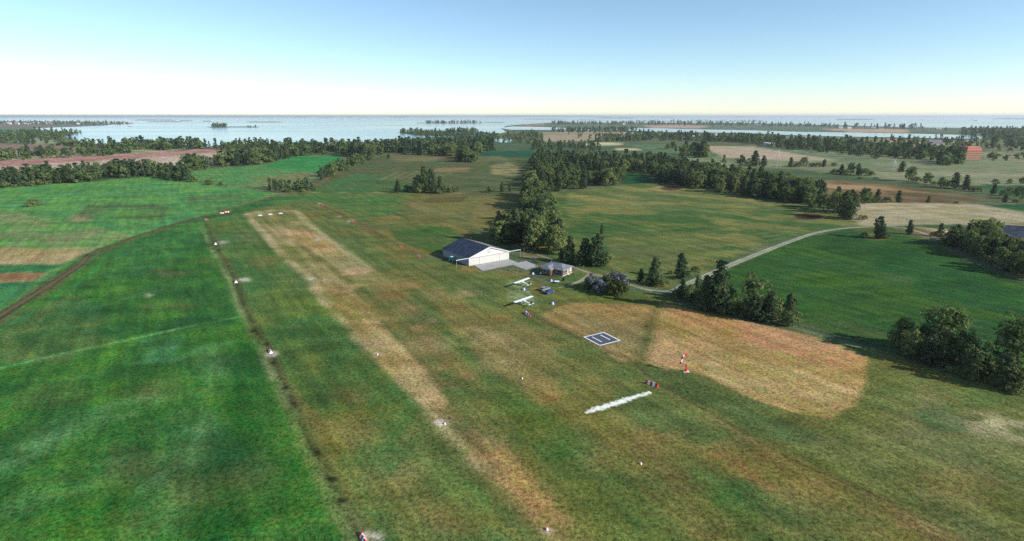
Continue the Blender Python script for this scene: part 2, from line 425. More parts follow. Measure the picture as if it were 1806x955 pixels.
    # --- the airfield: grass between the ditches
    P([(363, 388), (432, 374), (500, 358), (570, 355), (640, 395), (740, 452), (830, 470), (960, 500), (1000, 520), (1130, 520), (1300, 560), (1560, 620), (1806, 700), (1900, 740), (1900, 1150), (640, 1150), (640, 955), (600, 880), (545, 790), (505, 680), (475, 620), (435, 555), (415, 495), (380, 430)], (76, 93, 43), (96, 96, 52))
    P([(363, 390), (432, 376), (470, 420), (545, 500), (590, 545), (560, 620), (480, 620), (435, 555), (400, 460)], (52, 94, 42), (76, 98, 48), op=0.85)
    P([(410, 395), (440, 390), (520, 490), (540, 520), (470, 500), (420, 440)], (88, 96, 50), (62, 96, 48), op=0.7, mod=0.8, msize=14)
    P([(440, 560), (590, 545), (650, 610), (740, 720), (700, 780), (560, 740), (500, 660)], (56, 92, 38), (80, 94, 44), op=0.9)
    P([(500, 620), (600, 600), (660, 680), (560, 720)], (62, 74, 38), (44, 84, 40), op=0.6, mod=0.8, msize=12)
    P([(560, 740), (700, 780), (860, 870), (900, 1000), (680, 1000), (610, 860)], (74, 102, 44), (98, 100, 50), op=0.85)
    P([(640, 880), (760, 870), (900, 960), (700, 1020)], (60, 88, 40), (88, 84, 46), op=0.6, mod=0.6, msize=8)
    # runway strip
    P([(433, 376), (470, 371), (520, 370), (545, 393), (600, 436), (652, 472), (700, 495), (640, 505), (590, 540), (540, 490), (480, 428)], (128, 118, 74), (96, 102, 58))
    L([(436, 378), (480, 430), (540, 492), (582, 540)], [10, 12, 16, 20], (166, 152, 116), op=0.75, mod=0.4)
    L([(438, 378), (478, 372), (520, 372)], [7, 6, 6], (158, 142, 104), op=0.8)
    L([(520, 372), (545, 395), (600, 438), (652, 474)], [12, 12, 14, 14], (132, 134, 88), (150, 140, 100), op=0.7)
    L([(480, 385), (510, 420), (560, 470), (610, 520)], [14, 18, 24, 34], (148, 132, 90), (118, 112, 68), op=0.6, mod=0.4)
    P([(500, 404), (540, 407), (582, 426), (600, 446), (560, 445), (525, 425)], (166, 134, 92), (146, 122, 80), op=0.9, mod=0.3)
    P([(560, 445), (610, 450), (655, 478), (640, 486), (600, 478)], (112, 116, 72), (138, 122, 84), op=0.7)
    L([(520, 425), (580, 472), (620, 500)], [8, 14, 16], (78, 84, 40), op=0.6)
    P([(595, 476), (630, 470), (662, 476), (640, 484), (605, 486)], (170, 138, 108), op=0.75, mod=0.4)
    # the worn band down the left side of the runway
    P([(560, 500), (620, 505), (690, 570), (735, 622), (775, 682), (812, 726), (872, 766), (932, 815), (992, 880), (1045, 950), (1080, 1010), (1000, 1010), (960, 950), (900, 886), (850, 832), (800, 766), (772, 733), (728, 690), (664, 626), (638, 604), (585, 540)], (128, 112, 68), (98, 98, 54), soft=3.2, op=0.9, mod=0.55, msize=12)
    L([(585, 542), (638, 606), (664, 628), (730, 692), (776, 738), (852, 834)], [12, 14, 16, 20, 22, 26], (166, 154, 112), (138, 128, 84), soft=2.2, op=0.6, mod=0.6, msize=9)
    L([(600, 520), (660, 590), (720, 660), (770, 710)], [44, 54, 60, 46], (160, 138, 92), (132, 116, 70), op=0.7, mod=0.6, msize=10)
    P([(820, 770), (880, 780), (950, 850), (1000, 920), (940, 920), (880, 850)], (162, 128, 86), (136, 112, 68), soft=2.5, op=0.85, mod=0.45, msize=9)
    P([(760, 700), (850, 770), (870, 820), (800, 760)], (104, 92, 56), (88, 84, 48), op=0.6, mod=0.6)
    # crossing path and mottles
    L([(585, 512), (640, 504), (700, 494), (760, 486), (810, 479)], [10, 9, 8, 7, 5], (140, 116, 70), (112, 104, 60), op=0.75, mod=0.3)
    L([(600, 520), (700, 508), (760, 500)], [7, 8, 7], (104, 78, 48), op=0.6, mod=0.5)
    E(760, 567, 11, 5, (176, 140, 116), soft=1.5, op=0.8, mod=0.4)
    E(735, 580, 12, 5, (150, 118, 88), soft=2, op=0.6, mod=0.4)
    E(715, 545, 16, 8, (138, 104, 68), soft=3, op=0.6, mod=0.5)
    E(830, 545, 30, 10, (104, 112, 58), soft=4, op=0.5, mod=0.5)
    E(690, 525, 30, 9, (120, 92, 56), soft=3, op=0.6, mod=0.5)
    P([(640, 540), (760, 520), (900, 560), (960, 640), (860, 690), (740, 620)], (98, 92, 48), (118, 98, 58), op=0.7, mod=0.5, msize=14)
    P([(830, 560), (930, 570), (1000, 650), (960, 720), (880, 680), (800, 600)], (112, 104, 60), (92, 94, 50), op=0.7, mod=0.5, msize=12)
    P([(920, 660), (990, 670), (980, 710), (930, 710)], (130, 108, 68), op=0.4, mod=0.7, msize=8)
    L([(740, 520), (790, 590), (850, 650), (900, 700), (960, 770), (1050, 860), (1130, 950), (1180, 1010)], [16, 24, 36, 60, 100, 120, 140, 160], (62, 84, 36), (78, 92, 44), soft=3.5, op=0.85)
    L([(790, 590), (850, 660), (1000, 760)], [20, 24, 40], (62, 100, 46), op=0.5, mod=0.7, soft=3, msize=10)
    L([(1060, 720), (1140, 800), (1220, 870), (1340, 960)], [46, 60, 70, 90], (112, 100, 54), (92, 92, 48), soft=3.5, op=0.75, mod=0.4, msize=10)
    L([(1200, 750), (1320, 850), (1480, 950)], [50, 80, 110], (70, 82, 38), (86, 88, 44), soft=4, op=0.7, mod=0.3, msize=10)
    L([(1240, 850), (1340, 950)], [50, 80], (54, 90, 40), soft=4, op=0.55, mod=0.7, msize=8)
    L([(1250, 740), (1400, 830), (1560, 900), (1700, 970)], [34, 50, 60, 80], (120, 98, 58), (98, 88, 50), soft=2.5, op=0.65, mod=0.6, msize=9)
    L([(1300, 820), (1420, 900)], [22, 30], (132, 96, 62), soft=2.5, op=0.6, mod=0.7, msize=7)
    P([(1500, 640), (1806, 712), (1900, 760), (1900, 1000), (1700, 960), (1500, 850), (1380, 790), (1440, 745), (1510, 720)], (96, 102, 52), (80, 92, 46), op=0.8, mod=0.2, msize=16)
    P([(1690, 725), (1810, 735), (1850, 780), (1760, 770), (1700, 745)], (162, 154, 114), (124, 122, 76), soft=5, op=0.7, mod=0.9, msize=6)
    P([(1600, 720), (1680, 715), (1720, 760), (1640, 760)], (60, 94, 48), op=0.5, mod=0.6, msize=10)
    P([(1560, 790), (1700, 800), (1780, 860), (1640, 850)], (84, 88, 50), (118, 104, 60), op=0.6, mod=0.6, msize=10)
    for (x, y, rx, ry, c_) in ((700, 505, 40, 9, (136, 112, 72)), (790, 520, 46, 12, (128, 116, 72)), (850, 600, 60, 22, (140, 124, 82)), (900, 640, 50, 22, (130, 118, 76)), (760, 610, 40, 16, (132, 110, 74)),
                               (800, 660, 40, 18, (122, 100, 62)), (960, 600, 40, 18, (124, 112, 66)), (985, 690, 40, 18, (132, 110, 66)), (1040, 680, 40, 18, (112, 106, 60)), (620, 760, 50, 26, (116, 104, 60)),
                               (700, 840, 60, 36, (112, 104, 58)), (620, 700, 30, 18, (106, 98, 54)), (760, 920, 60, 34, (116, 106, 60)), (1060, 800, 40, 26, (116, 108, 60)), (1150, 780, 50, 26, (122, 106, 62)),
                               (1300, 800, 50, 24, (124, 104, 64)), (1420, 860, 60, 28, (120, 106, 62)), (1580, 760, 60, 24, (112, 112, 66)), (1700, 860, 70, 30, (122, 116, 68)), (1500, 920, 70, 30, (110, 108, 60)), (1620, 700, 40, 16, (116, 114, 70)), (520, 450, 22, 8, (98, 100, 54)), (470, 460, 26, 9, (104, 98, 52))):
        E(x, y, rx, ry, c_, soft=4, op=0.6, mod=0.75, msize=8)
    for (x, y, rx, ry, c_) in ((810, 605, 24, 14, (84, 112, 52)), (860, 540, 34, 10, (92, 108, 56)), (700, 690, 26, 12, (62, 92, 40)), (640, 640, 18, 10, (60, 88, 40)), (1000, 790, 50, 26, (66, 100, 46)), (900, 720, 30, 18, (70, 100, 46)),
                               (1280, 880, 50, 26, (58, 92, 40)), (1560, 700, 40, 20, (70, 98, 48)), (1740, 700, 40, 20, (74, 104, 52)), (1120, 860, 50, 24, (70, 92, 44)), (1380, 900, 40, 20, (74, 96, 46))):
        E(x, y, rx, ry, c_, soft=4, op=0.65, mod=0.75, msize=8)
    # bleached field beside the helipad
    P([(950, 556), (1000, 534), (1060, 535), (1150, 540), (1162, 560), (1130, 600), (1135, 640), (1100, 640), (1040, 602), (985, 578)], (122, 108, 66), (134, 114, 72), op=0.9)
    P([(1030, 536), (1110, 538), (1150, 545), (1120, 560), (1050, 548)], (146, 114, 76), (128, 106, 66), op=0.7, mod=0.4, msize=10)
    P([(1160, 534), (1200, 544), (1300, 564), (1400, 584), (1500, 614), (1532, 634), (1530, 662), (1505, 710), (1470, 742), (1400, 727), (1330, 702), (1250, 667), (1210, 655), (1165, 655), (1130, 640), (1140, 600)], (152, 126, 80), (138, 120, 74))
    P([(1170, 537), (1300, 565), (1400, 585), (1500, 615), (1530, 640), (1520, 660), (1400, 625), (1290, 600), (1200, 575)], (160, 116, 78), (148, 118, 76), op=0.75, mod=0.3, msize=12)
    P([(1250, 620), (1400, 650), (1500, 690), (1470, 735), (1330, 695), (1240, 660)], (158, 142, 98), (144, 130, 86), op=0.7, mod=0.4, msize=10)
    L([(1160, 540), (1140, 600), (1125, 650)], [14, 26, 30], (76, 84, 44), soft=2.5, op=0.7, mod=0.3, msize=8)
    P([(1130, 640), (1215, 660), (1330, 706), (1460, 748), (1420, 790), (1290, 740), (1180, 690)], (70, 88, 44), (90, 92, 50), op=0.7)
    E(1139, 575, 4, 2, (34, 34, 20), soft=0.6, op=0.85)
    E(1070, 624, 4, 2, (40, 40, 24), soft=0.6, op=0.7)
    # greener apron surround
    P([(660, 470), (740, 455), (800, 470), (850, 482), (930, 482), (940, 500), (880, 505), (760, 495)], (78, 92, 40), (104, 98, 52), op=0.8, mod=0.3)
    P([(815, 465), (845, 472), (850, 480), (810, 476)], (142, 114, 70), op=0.7, mod=0.3)
    P([(1010, 478), (1040, 484), (1120, 515), (1180, 520), (1190, 532), (1060, 534), (980, 520), (960, 500)], (64, 90, 36), (82, 94, 44), op=0.8)
    E(918, 500, 24, 9, (112, 130, 88), (90, 112, 66), soft=1.2, op=0.8, mod=0.5, msize=3)
    E(916, 525, 26, 14, (112, 130, 88), (88, 110, 66), soft=1.2, op=0.85, mod=0.5, msize=3)
    E(936, 532, 16, 10, (104, 124, 80), (88, 110, 66), soft=1.2, op=0.6, mod=0.5, msize=3)
    L([(928, 508), (950, 498), (978, 489)], 4, (70, 62, 34), op=0.6)
    L([(936, 556), (965, 545), (1000, 536)], 4, (74, 66, 36), op=0.6)
    E(950, 512, 16, 5, (116, 100, 58), soft=1.5, op=0.5, mod=0.4)
    P([(918, 440), (935, 442), (960, 452), (940, 457), (915, 455)], (130, 116, 74), (96, 98, 56), op=0.7, mod=0.4)
    gain(1.04, 1.04, 0.95)
    # --- meadow beyond the runway
    P([(492, 344), (545, 341), (925, 343), (930, 400), (905, 430), (830, 440), (740, 452), (640, 395), (570, 355), (520, 360)], (86, 94, 48), (112, 104, 60))
    P([(492, 345), (560, 342), (730, 345), (700, 375), (640, 388), (570, 357), (500, 361), (460, 366)], (58, 104, 46), (84, 106, 54), soft=6, op=0.9, mod=0.2)
    P([(700, 352), (800, 344), (925, 347), (925, 395), (820, 392), (740, 375)], (118, 108, 64), (98, 98, 54), op=0.75, mod=0.6, msize=22)
    P([(755, 348), (830, 346), (810, 356), (745, 358)], (86, 74, 46), op=0.7, mod=0.6)
    P([(680, 395), (790, 400), (830, 430), (760, 445), (700, 425)], (66, 88, 42), (50, 92, 44), op=0.8, mod=0.3)
    P([(840, 360), (925, 365), (930, 400), (880, 415), (830, 400)], (128, 112, 68), (108, 102, 58), op=0.6, mod=0.5, msize=18)
    L([(840, 348), (810, 400), (780, 440)], 7, (92, 112, 64), op=0.35)
    L([(545, 340.5), (700, 340.5), (925, 342)], 2.2, (158, 150, 106), op=0.85)
    # --- big meadow right of the wood
    P([(925, 345), (1000, 338), (1081, 330), (1160, 324), (1207, 329), (1318, 347), (1399, 359), (1520, 392), (1440, 408), (1330, 436), (1270, 470), (1180, 510), (1130, 500), (1040, 480), (960, 450), (930, 400)], (62, 92, 42), (112, 112, 66))
    P([(1000, 340), (1160, 325), (1330, 350), (1400, 372), (1180, 372), (1000, 362)], (98, 108, 60), (132, 122, 78), op=0.7, mod=0.5, msize=25)
    P([(1030, 368), (1100, 362), (1080, 372), (1010, 376)], (142, 122, 84), op=0.6, mod=0.4)
    P([(990, 385), (1200, 385), (1300, 400), (1200, 410), (1010, 408)], (56, 90, 38), (76, 96, 48), op=0.6)
    for k in range(6):
        L([(1000 + 12 * k, 424 + 4 * k), (1100 + 20 * k, 410 + 5 * k), (1250 + 18 * k, 398 + 6 * k), (1420, 396 + 3 * k)], 3.5, (146, 136, 90), op=0.4, mod=0.8, msize=14)
    P([(1060, 420), (1200, 410), (1290, 430), (1180, 470), (1090, 460)], (104, 104, 60), (78, 96, 48), op=0.6, mod=0.5, msize=16)
    P([(1130, 480), (1230, 450), (1270, 462), (1180, 505)], (118, 116, 70), op=0.5, mod=0.5, msize=12)
    E(1178, 333, 30, 5.5, (150, 132, 92), soft=3, op=0.8)
    E(1182, 333, 20, 3.6, (66, 50, 36), (82, 64, 44), soft=3, op=0.95)
    E(1432, 383.5, 38, 10, (112, 108, 66), (96, 104, 56), soft=3, op=0.8)
    E(1427, 382.5, 25, 6, (44, 32, 26), (84, 60, 48), soft=1.5, op=1.0)
    gain(0.96, 0.94, 0.82)
    # --- big green field on the right
    P([(1200, 520), (1280, 478), (1400, 422), (1500, 404), (1570, 402), (1650, 430), (1700, 458), (1806, 500), (1900, 540), (1900, 735), (1806, 690), (1650, 640), (1560, 612), (1480, 592), (1400, 566), (1300, 548)], (46, 90, 37), (62, 96, 42))
    P([(1260, 520), (1360, 500), (1480, 560), (1600, 600), (1560, 612), (1440, 578), (1340, 552)], (66, 88, 42), (46, 92, 44), op=0.7, mod=0.2)
    P([(1560, 430), (1700, 470), (1806, 520), (1806, 560), (1640, 520), (1540, 470)], (26, 82, 34), (36, 92, 42), op=0.6)
    P([(1480, 410), (1560, 412), (1640, 440), (1560, 470), (1440, 440)], (30, 76, 38), op=0.5)
    P([(1560, 480), (1620, 490), (1600, 505), (1550, 500)], (72, 100, 62), op=0.5, mod=0.5)
    P([(1660, 620), (1760, 640), (1800, 670), (1700, 650)], (96, 88, 48), op=0.6, mod=0.4)
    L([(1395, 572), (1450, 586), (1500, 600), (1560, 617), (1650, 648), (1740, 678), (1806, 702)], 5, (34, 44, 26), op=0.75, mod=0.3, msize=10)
    L([(1395, 577), (1500, 607), (1600, 640), (1700, 668)], 5, (128, 140, 96), op=0.6, mod=0.5, msize=8)
    P([(1500, 404), (1560, 400), (1600, 406), (1640, 424), (1580, 415), (1520, 412)], (92, 104, 58), op=0.6)
    E(1546, 419, 26, 6, (118, 112, 66), soft=2, op=0.7)
    # farmyard on the right
    P([(1588, 400), (1640, 404), (1700, 404), (1720, 416), (1690, 422), (1655, 426), (1610, 412)], (132, 104, 82), (110, 104, 72), op=0.9)
    P([(1605, 396), (1690, 396), (1700, 404), (1640, 402)], (40, 96, 48), op=0.85)
    P([(1612, 402), (1650, 404), (1715, 408), (1706, 416), (1680, 413), (1640, 408)], (214, 196, 162), (190, 164, 130), op=0.9, mod=0.2)
    P([(1700, 392), (1840, 394), (1840, 440), (1770, 424), (1720, 408)], (158, 146, 112), (136, 134, 96), op=0.9)
    gain(1.0, 1.0, 0.95)
    # --- tracks and ditches drawn in bare soil
    D = [(363, 393), (372, 412), (381, 432), (398, 462), (416, 496), (428, 530), (441, 560), (458, 592), (476, 621), (490, 650), (503, 680), (524, 728), (546, 782), (566, 815), (588, 855), (610, 905), (640, 955), (680, 1020)]
    L(D, [8, 8, 9, 10, 12, 14, 16, 18, 20, 22, 24, 28, 32, 36, 40, 46, 52, 60], (94, 96, 58), (80, 88, 50), soft=1.2, op=0.65)
    L([(x - 12, y) for x, y in D], [4, 4, 5, 6, 8, 9, 10, 11, 12, 14, 15, 18, 22, 24, 28, 32, 36, 40], (136, 144, 92), (110, 128, 74), soft=1.4, op=0.75, mod=0.5, msize=5)
    L(D, [2, 2, 3, 4, 5, 5, 6, 7, 8, 6, 6, 7, 8, 9, 10, 12, 14, 16], (70, 62, 38), (54, 54, 34), soft=0.9, op=0.75, mod=0.95, msize=5)
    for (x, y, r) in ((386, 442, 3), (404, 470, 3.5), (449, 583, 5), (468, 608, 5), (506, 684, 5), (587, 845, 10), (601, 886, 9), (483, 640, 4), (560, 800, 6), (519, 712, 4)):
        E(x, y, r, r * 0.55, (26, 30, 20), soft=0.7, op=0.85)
    for (x, y, r) in ((390, 429, 7), (428, 495, 8), (480, 625, 12), (655, 948, 22), (785, 746, 14), (560, 423, 7), (542, 493, 8), (508, 460, 6), (600, 382, 4), (620, 390, 6), (565, 361, 6), (668, 625, 8), (964, 936, 8)):
        E(x, y, r, r * 0.42, (196, 186, 170), (160, 148, 124), soft=0.9 if y > 500 else 1.6, op=0.75, mod=0.3, msize=2.5)
    R = [(520, 352), (568, 362), (595, 376), (622, 389), (640, 398), (660, 409), (707, 434), (745, 455)]
    L(R, [3, 4, 5, 6, 5, 4, 4, 4], (122, 112, 66), op=0.7)
    L(R, [1.5, 2, 2.6, 3, 2, 1.5, 1.4, 1.4], (70, 56, 38), op=0.9, mod=0.3, msize=10)
    L([(622, 391), (640, 400), (655, 408)], 5, (138, 84, 54), op=0.7, mod=0.3)
    L([(400, 366), (480, 356), (540, 353), (570, 360)], 2.5, (118, 140, 88), op=0.6)
    T = [(1090, 625), (1160, 682), (1240, 725), (1330, 778), (1400, 816), (1560, 884), (1690, 950), (1800, 1010)]
    L(T, [5, 6, 7, 8, 9, 10, 12, 14], (132, 114, 72), op=0.5, mod=0.4, msize=6)
    L([(x + 4, y - 2) for x, y in T], [2.5, 3, 3.5, 4, 4, 5, 6, 7], (72, 58, 36), op=0.8, mod=0.3, msize=8)
    L([(940, 558), (1000, 585), (1060, 614), (1100, 634)], 8, (128, 110, 70), op=0.5, mod=0.3)
    # dirt track verges
    V = [(-120, 640), (-40, 585), (20, 548), (80, 512), (140, 472), (165, 450), (240, 420), (320, 394), (400, 371), (490, 346)]
    L(V, [70, 56, 46, 38, 28, 22, 14, 11, 9, 6], (98, 92, 52), (66, 102, 54), op=0.75, mod=0.3, msize=12)
    L([(x + 14, y + 16) for x, y in V], [16, 14, 12, 10, 8, 6, 4, 3, 2, 2], (62, 138, 74), op=0.5)
    L([(470, 350), (500, 344), (545, 339), (560, 326), (575, 316), (600, 304)], [5, 5, 5, 6, 7, 5], (112, 92, 62), (128, 108, 74), op=0.75, mod=0.3)
    L([(318, 322), (380, 327), (440, 333), (490, 341)], 3, (150, 138, 96), op=0.7, mod=0.3)
survey()

# water outlines
SEA = [at(*p).xy for p in [(-120, 214.2), (0, 214.6), (137, 214.9), (175, 215.6), (220, 216.4), (238, 219.3), (197, 220.2), (184, 222), (146, 223.6), (115, 224.7), (97, 225.2), (75, 226.6), (57, 227.3), (64, 231), (79, 233), (112, 233.2), (146, 234), (122, 238), (114, 241), (128, 247), (152, 253.5), (176, 255.5), (240, 255), (291, 257), (340, 260), (367, 261.5), (376, 257), (420, 255.5), (470, 254), (551, 258), (564, 258.5), (620, 254), (690, 247), (735, 244.5), (760, 242.5), (803, 243), (800, 240.5), (750, 239.5), (722, 237.5), (702, 234), (733, 231.5), (790, 230.5), (840, 232.5), (880, 236), (893, 233.5), (884, 227), (893, 222.5), (920, 220), (969, 217), (1135, 216.8), (1200, 217), (1340, 218), (1420, 220), (1500, 222), (1600, 225), (1700, 226), (1806, 227), (1960, 228)]]
SEA += [Vector((66000 * math.sin(a), 66000 * math.cos(a))) for a in np.radians(np.linspace(62, -62, 16))]
LAGOON = [at(*p).xy for p in [(1112, 226.5), (1160, 226.5), (1200, 228), (1323, 230.3), (1407, 233), (1500, 234.2), (1600, 236), (1700, 238.5), (1742, 241), (1738, 245), (1680, 245.5), (1600, 243.4), (1500, 241.6), (1400, 239), (1320, 235.6), (1250, 234.4), (1180, 233.2), (1112, 231.5), (960, 230), (900, 229.5), (880, 226), (905, 223.5), (960, 224.5), (1040, 228.5)]]
POND = [at(*p).xy for p in [(871, 246.5), (885, 245.5), (903, 247), (900, 251.5), (885, 252), (873, 250)]]
WATERS = [SEA, LAGOON, POND]

def poly_sdf(px, py, poly):
    """signed distance (negative inside)"""
    d2 = np.full(px.shape, 1e30); ins = np.zeros(px.shape, bool)
    n = len(poly)
    for i in range(n):
        ax, ay = poly[i]; bx, by = poly[(i + 1) % n]
        ex, ey = bx - ax, by - ay
        wx, wy = px - ax, py - ay
        t = np.clip((wx * ex + wy * ey) / max(1e-9, ex * ex + ey * ey), 0, 1)
        d2 = np.minimum(d2, (wx - ex * t) ** 2 + (wy - ey * t) ** 2)
        c = (ay > py) != (by > py)
        if ey != 0:
            ins ^= c & (px < ex * (py - ay) / ey + ax)
    return np.where(ins, -1, 1) * np.sqrt(d2)

def line_sdf(px, py, pts, w):
    d = np.full(px.shape, 1e30)
    for i in range(len(pts) - 1):
        ax, ay = pts[i]; bx, by = pts[i + 1]
        ex, ey = bx - ax, by - ay
        wx, wy = px - ax, py - ay
        t = np.clip((wx * ex + wy * ey) / max(1e-9, ex * ex + ey * ey), 0, 1)
        d = np.minimum(d, np.hypot(wx - ex * t, wy - ey * t) - (w[i] + (w[i + 1] - w[i]) * t))
    return d

def smooth(x): 
    x = np.clip(x, 0, 1); return x * x * (3 - 2 * x)

def build_ground():
    rows = np.concatenate([np.linspace(6, 58, 12), 1 / np.linspace(1 / 62, 1 / 3200, 560), np.geomspace(3400, 68000, 44)])
    ang = np.radians(np.concatenate([np.linspace(-180, -52, 24, endpoint=False), np.linspace(-52, 52, 840), np.linspace(52, 180, 25)[1:-1]]))
    nr, na = len(rows), len(ang)
    A, R = np.meshgrid(ang, rows)
    x = (np.sin(A) * R).ravel(); y = (np.cos(A) * R).ravel()
    r = np.hypot(x, y)
    base = np.tile(alb((84, 98, 62)), (len(x), 1)); alt = np.tile(alb((104, 106, 74)), (len(x), 1))
    # wobble that makes the surveyed edges natural
    near = r < 4500
    wx = np.zeros_like(x); wy = np.zeros_like(x)
    wx[near] = fbm(x[near], y[near], 14, 4, 3); wy[near] = fbm(x[near], y[near], 14, 4, 91)
    nz_cache = {}
    for kind, pts, w, b, a, soft, op, mod, msize in FEATS:
        px = np.array([p[0] for p in pts]); py = np.array([p[1] for p in pts])
        rr = float(np.median(np.hypot(px, py)))
        s = soft if soft is not None else max(1.0, 0.0055 * rr)
        mrg = s * 2 + 6 + (max(w) if w else 0)
        idx = np.nonzero((x > px.min() - mrg) & (x < px.max() + mrg) & (y > py.min() - mrg) & (y < py.max() + mrg))[0]
        if not len(idx): continue
        amp = min(3.0 * s, 6.0) if kind == 'P' else min(1.1 * s, 2.2)
        X, Y = x[idx] + wx[idx] * amp, y[idx] + wy[idx] * amp
        sd = poly_sdf(X, Y, pts) if kind == 'P' else line_sdf(X, Y, pts, w)
        al = smooth(0.5 - sd / (2 * s)) * op
        if mod > 0:
            nz = fbm(x[idx], y[idx], msize * max(1, rr / 260), 4, int(msize * 7) + len(pts))
            al = al * np.clip(1 - mod + mod * (0.5 + 3.2 * nz) * 2, 0, 1.15).clip(0, 1)
        bb = alb(b)
        aa = alb(a) if a is not None else bb * 0.9
        base[idx] += (bb - base[idx]) * al[:, None]
        alt[idx] += (aa - alt[idx]) * al[:, None]
    z = np.zeros_like(x)
    far = np.nonzero(r > 1100)[0]
    for wp in WATERS:
        sd = poly_sdf(x[far], y[far], [(p[0], p[1]) for p in wp])
        z[far] = np.minimum(z[far], -4.0 * smooth((-sd - 4) / 40))
    co = np.zeros((len(x) + 1, 3)); co[:-1, 0] = x; co[:-1, 1] = y; co[:-1, 2] = z
    i = np.arange(nr - 1)[:, None] * na; j = np.arange(na)[None, :]; j2 = (j + 1) % na
    quads = np.stack([i + j, i + na + j, i + na + j2, i + j2], -1).reshape(-1, 4)
    tris = np.stack([np.full(na, len(x)), np.arange(na), (np.arange(na) + 1) % na], -1)
    loops = np.concatenate([quads.ravel(), tris.ravel()])
    starts = np.concatenate([np.arange(len(quads)) * 4, len(quads) * 4 + np.arange(na) * 3])
    me = bpy.data.meshes.new('ground')
    me.vertices.add(len(co)); me.vertices.foreach_set('co', co.ravel())
    me.loops.add(len(loops)); me.loops.foreach_set('vertex_index', loops.astype(np.int32))
    me.polygons.add(len(starts)); me.polygons.foreach_set('loop_start', starts.astype(np.int32))
    me.update(calc_edges=True); me.validate()
    for nm, arr in (('soil', base), ('sward', alt)):
        at_ = me.attributes.new(nm, 'FLOAT_COLOR', 'POINT')
        c = np.ones((len(co), 4)); c[:-1, :3] = arr; c[-1, :3] = arr[0]
        at_.data.foreach_set('color', c.ravel())
    m, nt, out = new_mat('grassland')
    pos = N(nt, 'ShaderNodeNewGeometry').outputs['Position']
    a0 = N(nt, 'ShaderNodeAttribute', attribute_name='soil').outputs['Color']
    a1 = N(nt, 'ShaderNodeAttribute', attribute_name='sward').outputs['Color']
    mp = N(nt, 'ShaderNodeMapping', vector_type='TEXTURE'); mp.inputs['Rotation'].default_value = (0, 0, math.radians(-45)); mp.inputs['Scale'].default_value = (1.5, 0.9, 1.0)
    nt.links.new(pos, mp.inputs['Vector'])
    big = noise(nt, mp.outputs[0], 0.035, 6, 0.62, 0.4)
    mid = noise(nt, mp.outputs[0], 0.16, 5, 0.65, 0.3)
    fine = noise(nt, pos, 1.25, 5, 0.74, 0.5)
    tuft = noise(nt, pos, 3.4, 3, 0.7, 0.4)
    c = mixc(nt, ramp(nt, big, 0.42, 0.60), a0, a1)
    # mid-scale clumps of lusher and drier sward
    hsv = N(nt, 'ShaderNodeHueSaturation'); nt.links.new(c, hsv.inputs['Color'])
    patch = noise(nt, pos, 0.42, 4, 0.7, 0.5)
    nt.links.new(mathn(nt, 'ADD', ramp(nt, mid, 0.3, 0.7, 0.512, 0.490), ramp(nt, patch, 0.33, 0.67, -0.02, 0.02)), hsv.inputs['Hue'])
    nt.links.new(ramp(nt, mid, 0.3, 0.7, 0.84, 1.16), hsv.inputs['Value'])
    nt.links.new(ramp(nt, big, 0.3, 0.7, 0.9, 1.1), hsv.inputs['Saturation'])
    mp2 = N(nt, 'ShaderNodeMapping'); mp2.vector_type = 'TEXTURE'; mp2.inputs['Rotation'].default_value = (0, 0, math.radians(12)); mp2.inputs['Scale'].default_value = (60.0, 9.0, 1.0)
    nt.links.new(pos, mp2.inputs['Vector'])
    streak = noise(nt, mp2.outputs[0], 1.0, 5, 0.62, 0.35)
    v = mathn(nt, 'ADD', ramp(nt, fine, 0.30, 0.70, 0.40, 1.50), ramp(nt, tuft, 0.32, 0.68, -0.24, 0.24))
    mp3 = N(nt, 'ShaderNodeMapping'); mp3.vector_type = 'TEXTURE'; mp3.inputs['Rotation'].default_value = (0, 0, math.radians(-58.7)); mp3.inputs['Scale'].default_value = (36.0, 3.2, 1.0)
    nt.links.new(pos, mp3.inputs['Vector'])
    swath = noise(nt, mp3.outputs[0], 1.0, 4, 0.6, 0.3)
    v = mathn(nt, 'MULTIPLY', v, ramp(nt, swath, 0.3, 0.7, 0.82, 1.20))
    v = mathn(nt, 'MULTIPLY', v, ramp(nt, streak, 0.3, 0.7, 0.84, 1.18))
    c2 = N(nt, 'ShaderNodeMix', data_type='RGBA', blend_type='MULTIPLY'); c2.inputs[0].default_value = 1.0
    nt.links.new(hsv.outputs[0], c2.inputs[6])
    cmb = N(nt, 'ShaderNodeCombineColor')
    for k in range(3): nt.links.new(v, cmb.inputs[k])
    nt.links.new(cmb.outputs[0], c2.inputs[7])
    bumpsrc = mathn(nt, 'ADD', fine, mathn(nt, 'MULTIPLY', tuft, 0.3))
    principled(nt, out, c2.outputs[2], 0.95, spec=0.05, bump=bumpsrc, bump_d=0.13)
    me.materials.append(m)
    o = link_mesh('ground', me)
    tag(o, kind='structure')
build_ground()

# ------------------------------------------------------------------ water, islands, far shore
def water_mat():
    m, nt, out = new_mat('sea_water')
    pos = N(nt, 'ShaderNodeNewGeometry').outputs['Position']
    mp = N(nt, 'ShaderNodeMapping'); mp.inputs['Scale'].default_value = (0.3, 1.0, 1.0)
    nt.links.new(pos, mp.inputs['Vector'])
    n1 = noise(nt, mp.outputs[0], 0.0016, 5, 0.6, 0.5)
    c = mixc(nt, ramp(nt, n1, 0.35, 0.65), (0.13, 0.23, 0.27), (0.17, 0.27, 0.31))
    p = principled(nt, out, c, 0.12, spec=0.5)
    p.inputs['IOR'].default_value = 1.33
    nt.links.new(ramp(nt, n1, 0.3, 0.7, 0.12, 0.18), p.inputs['Roughness'])
    return m
M['water'] = water_mat()

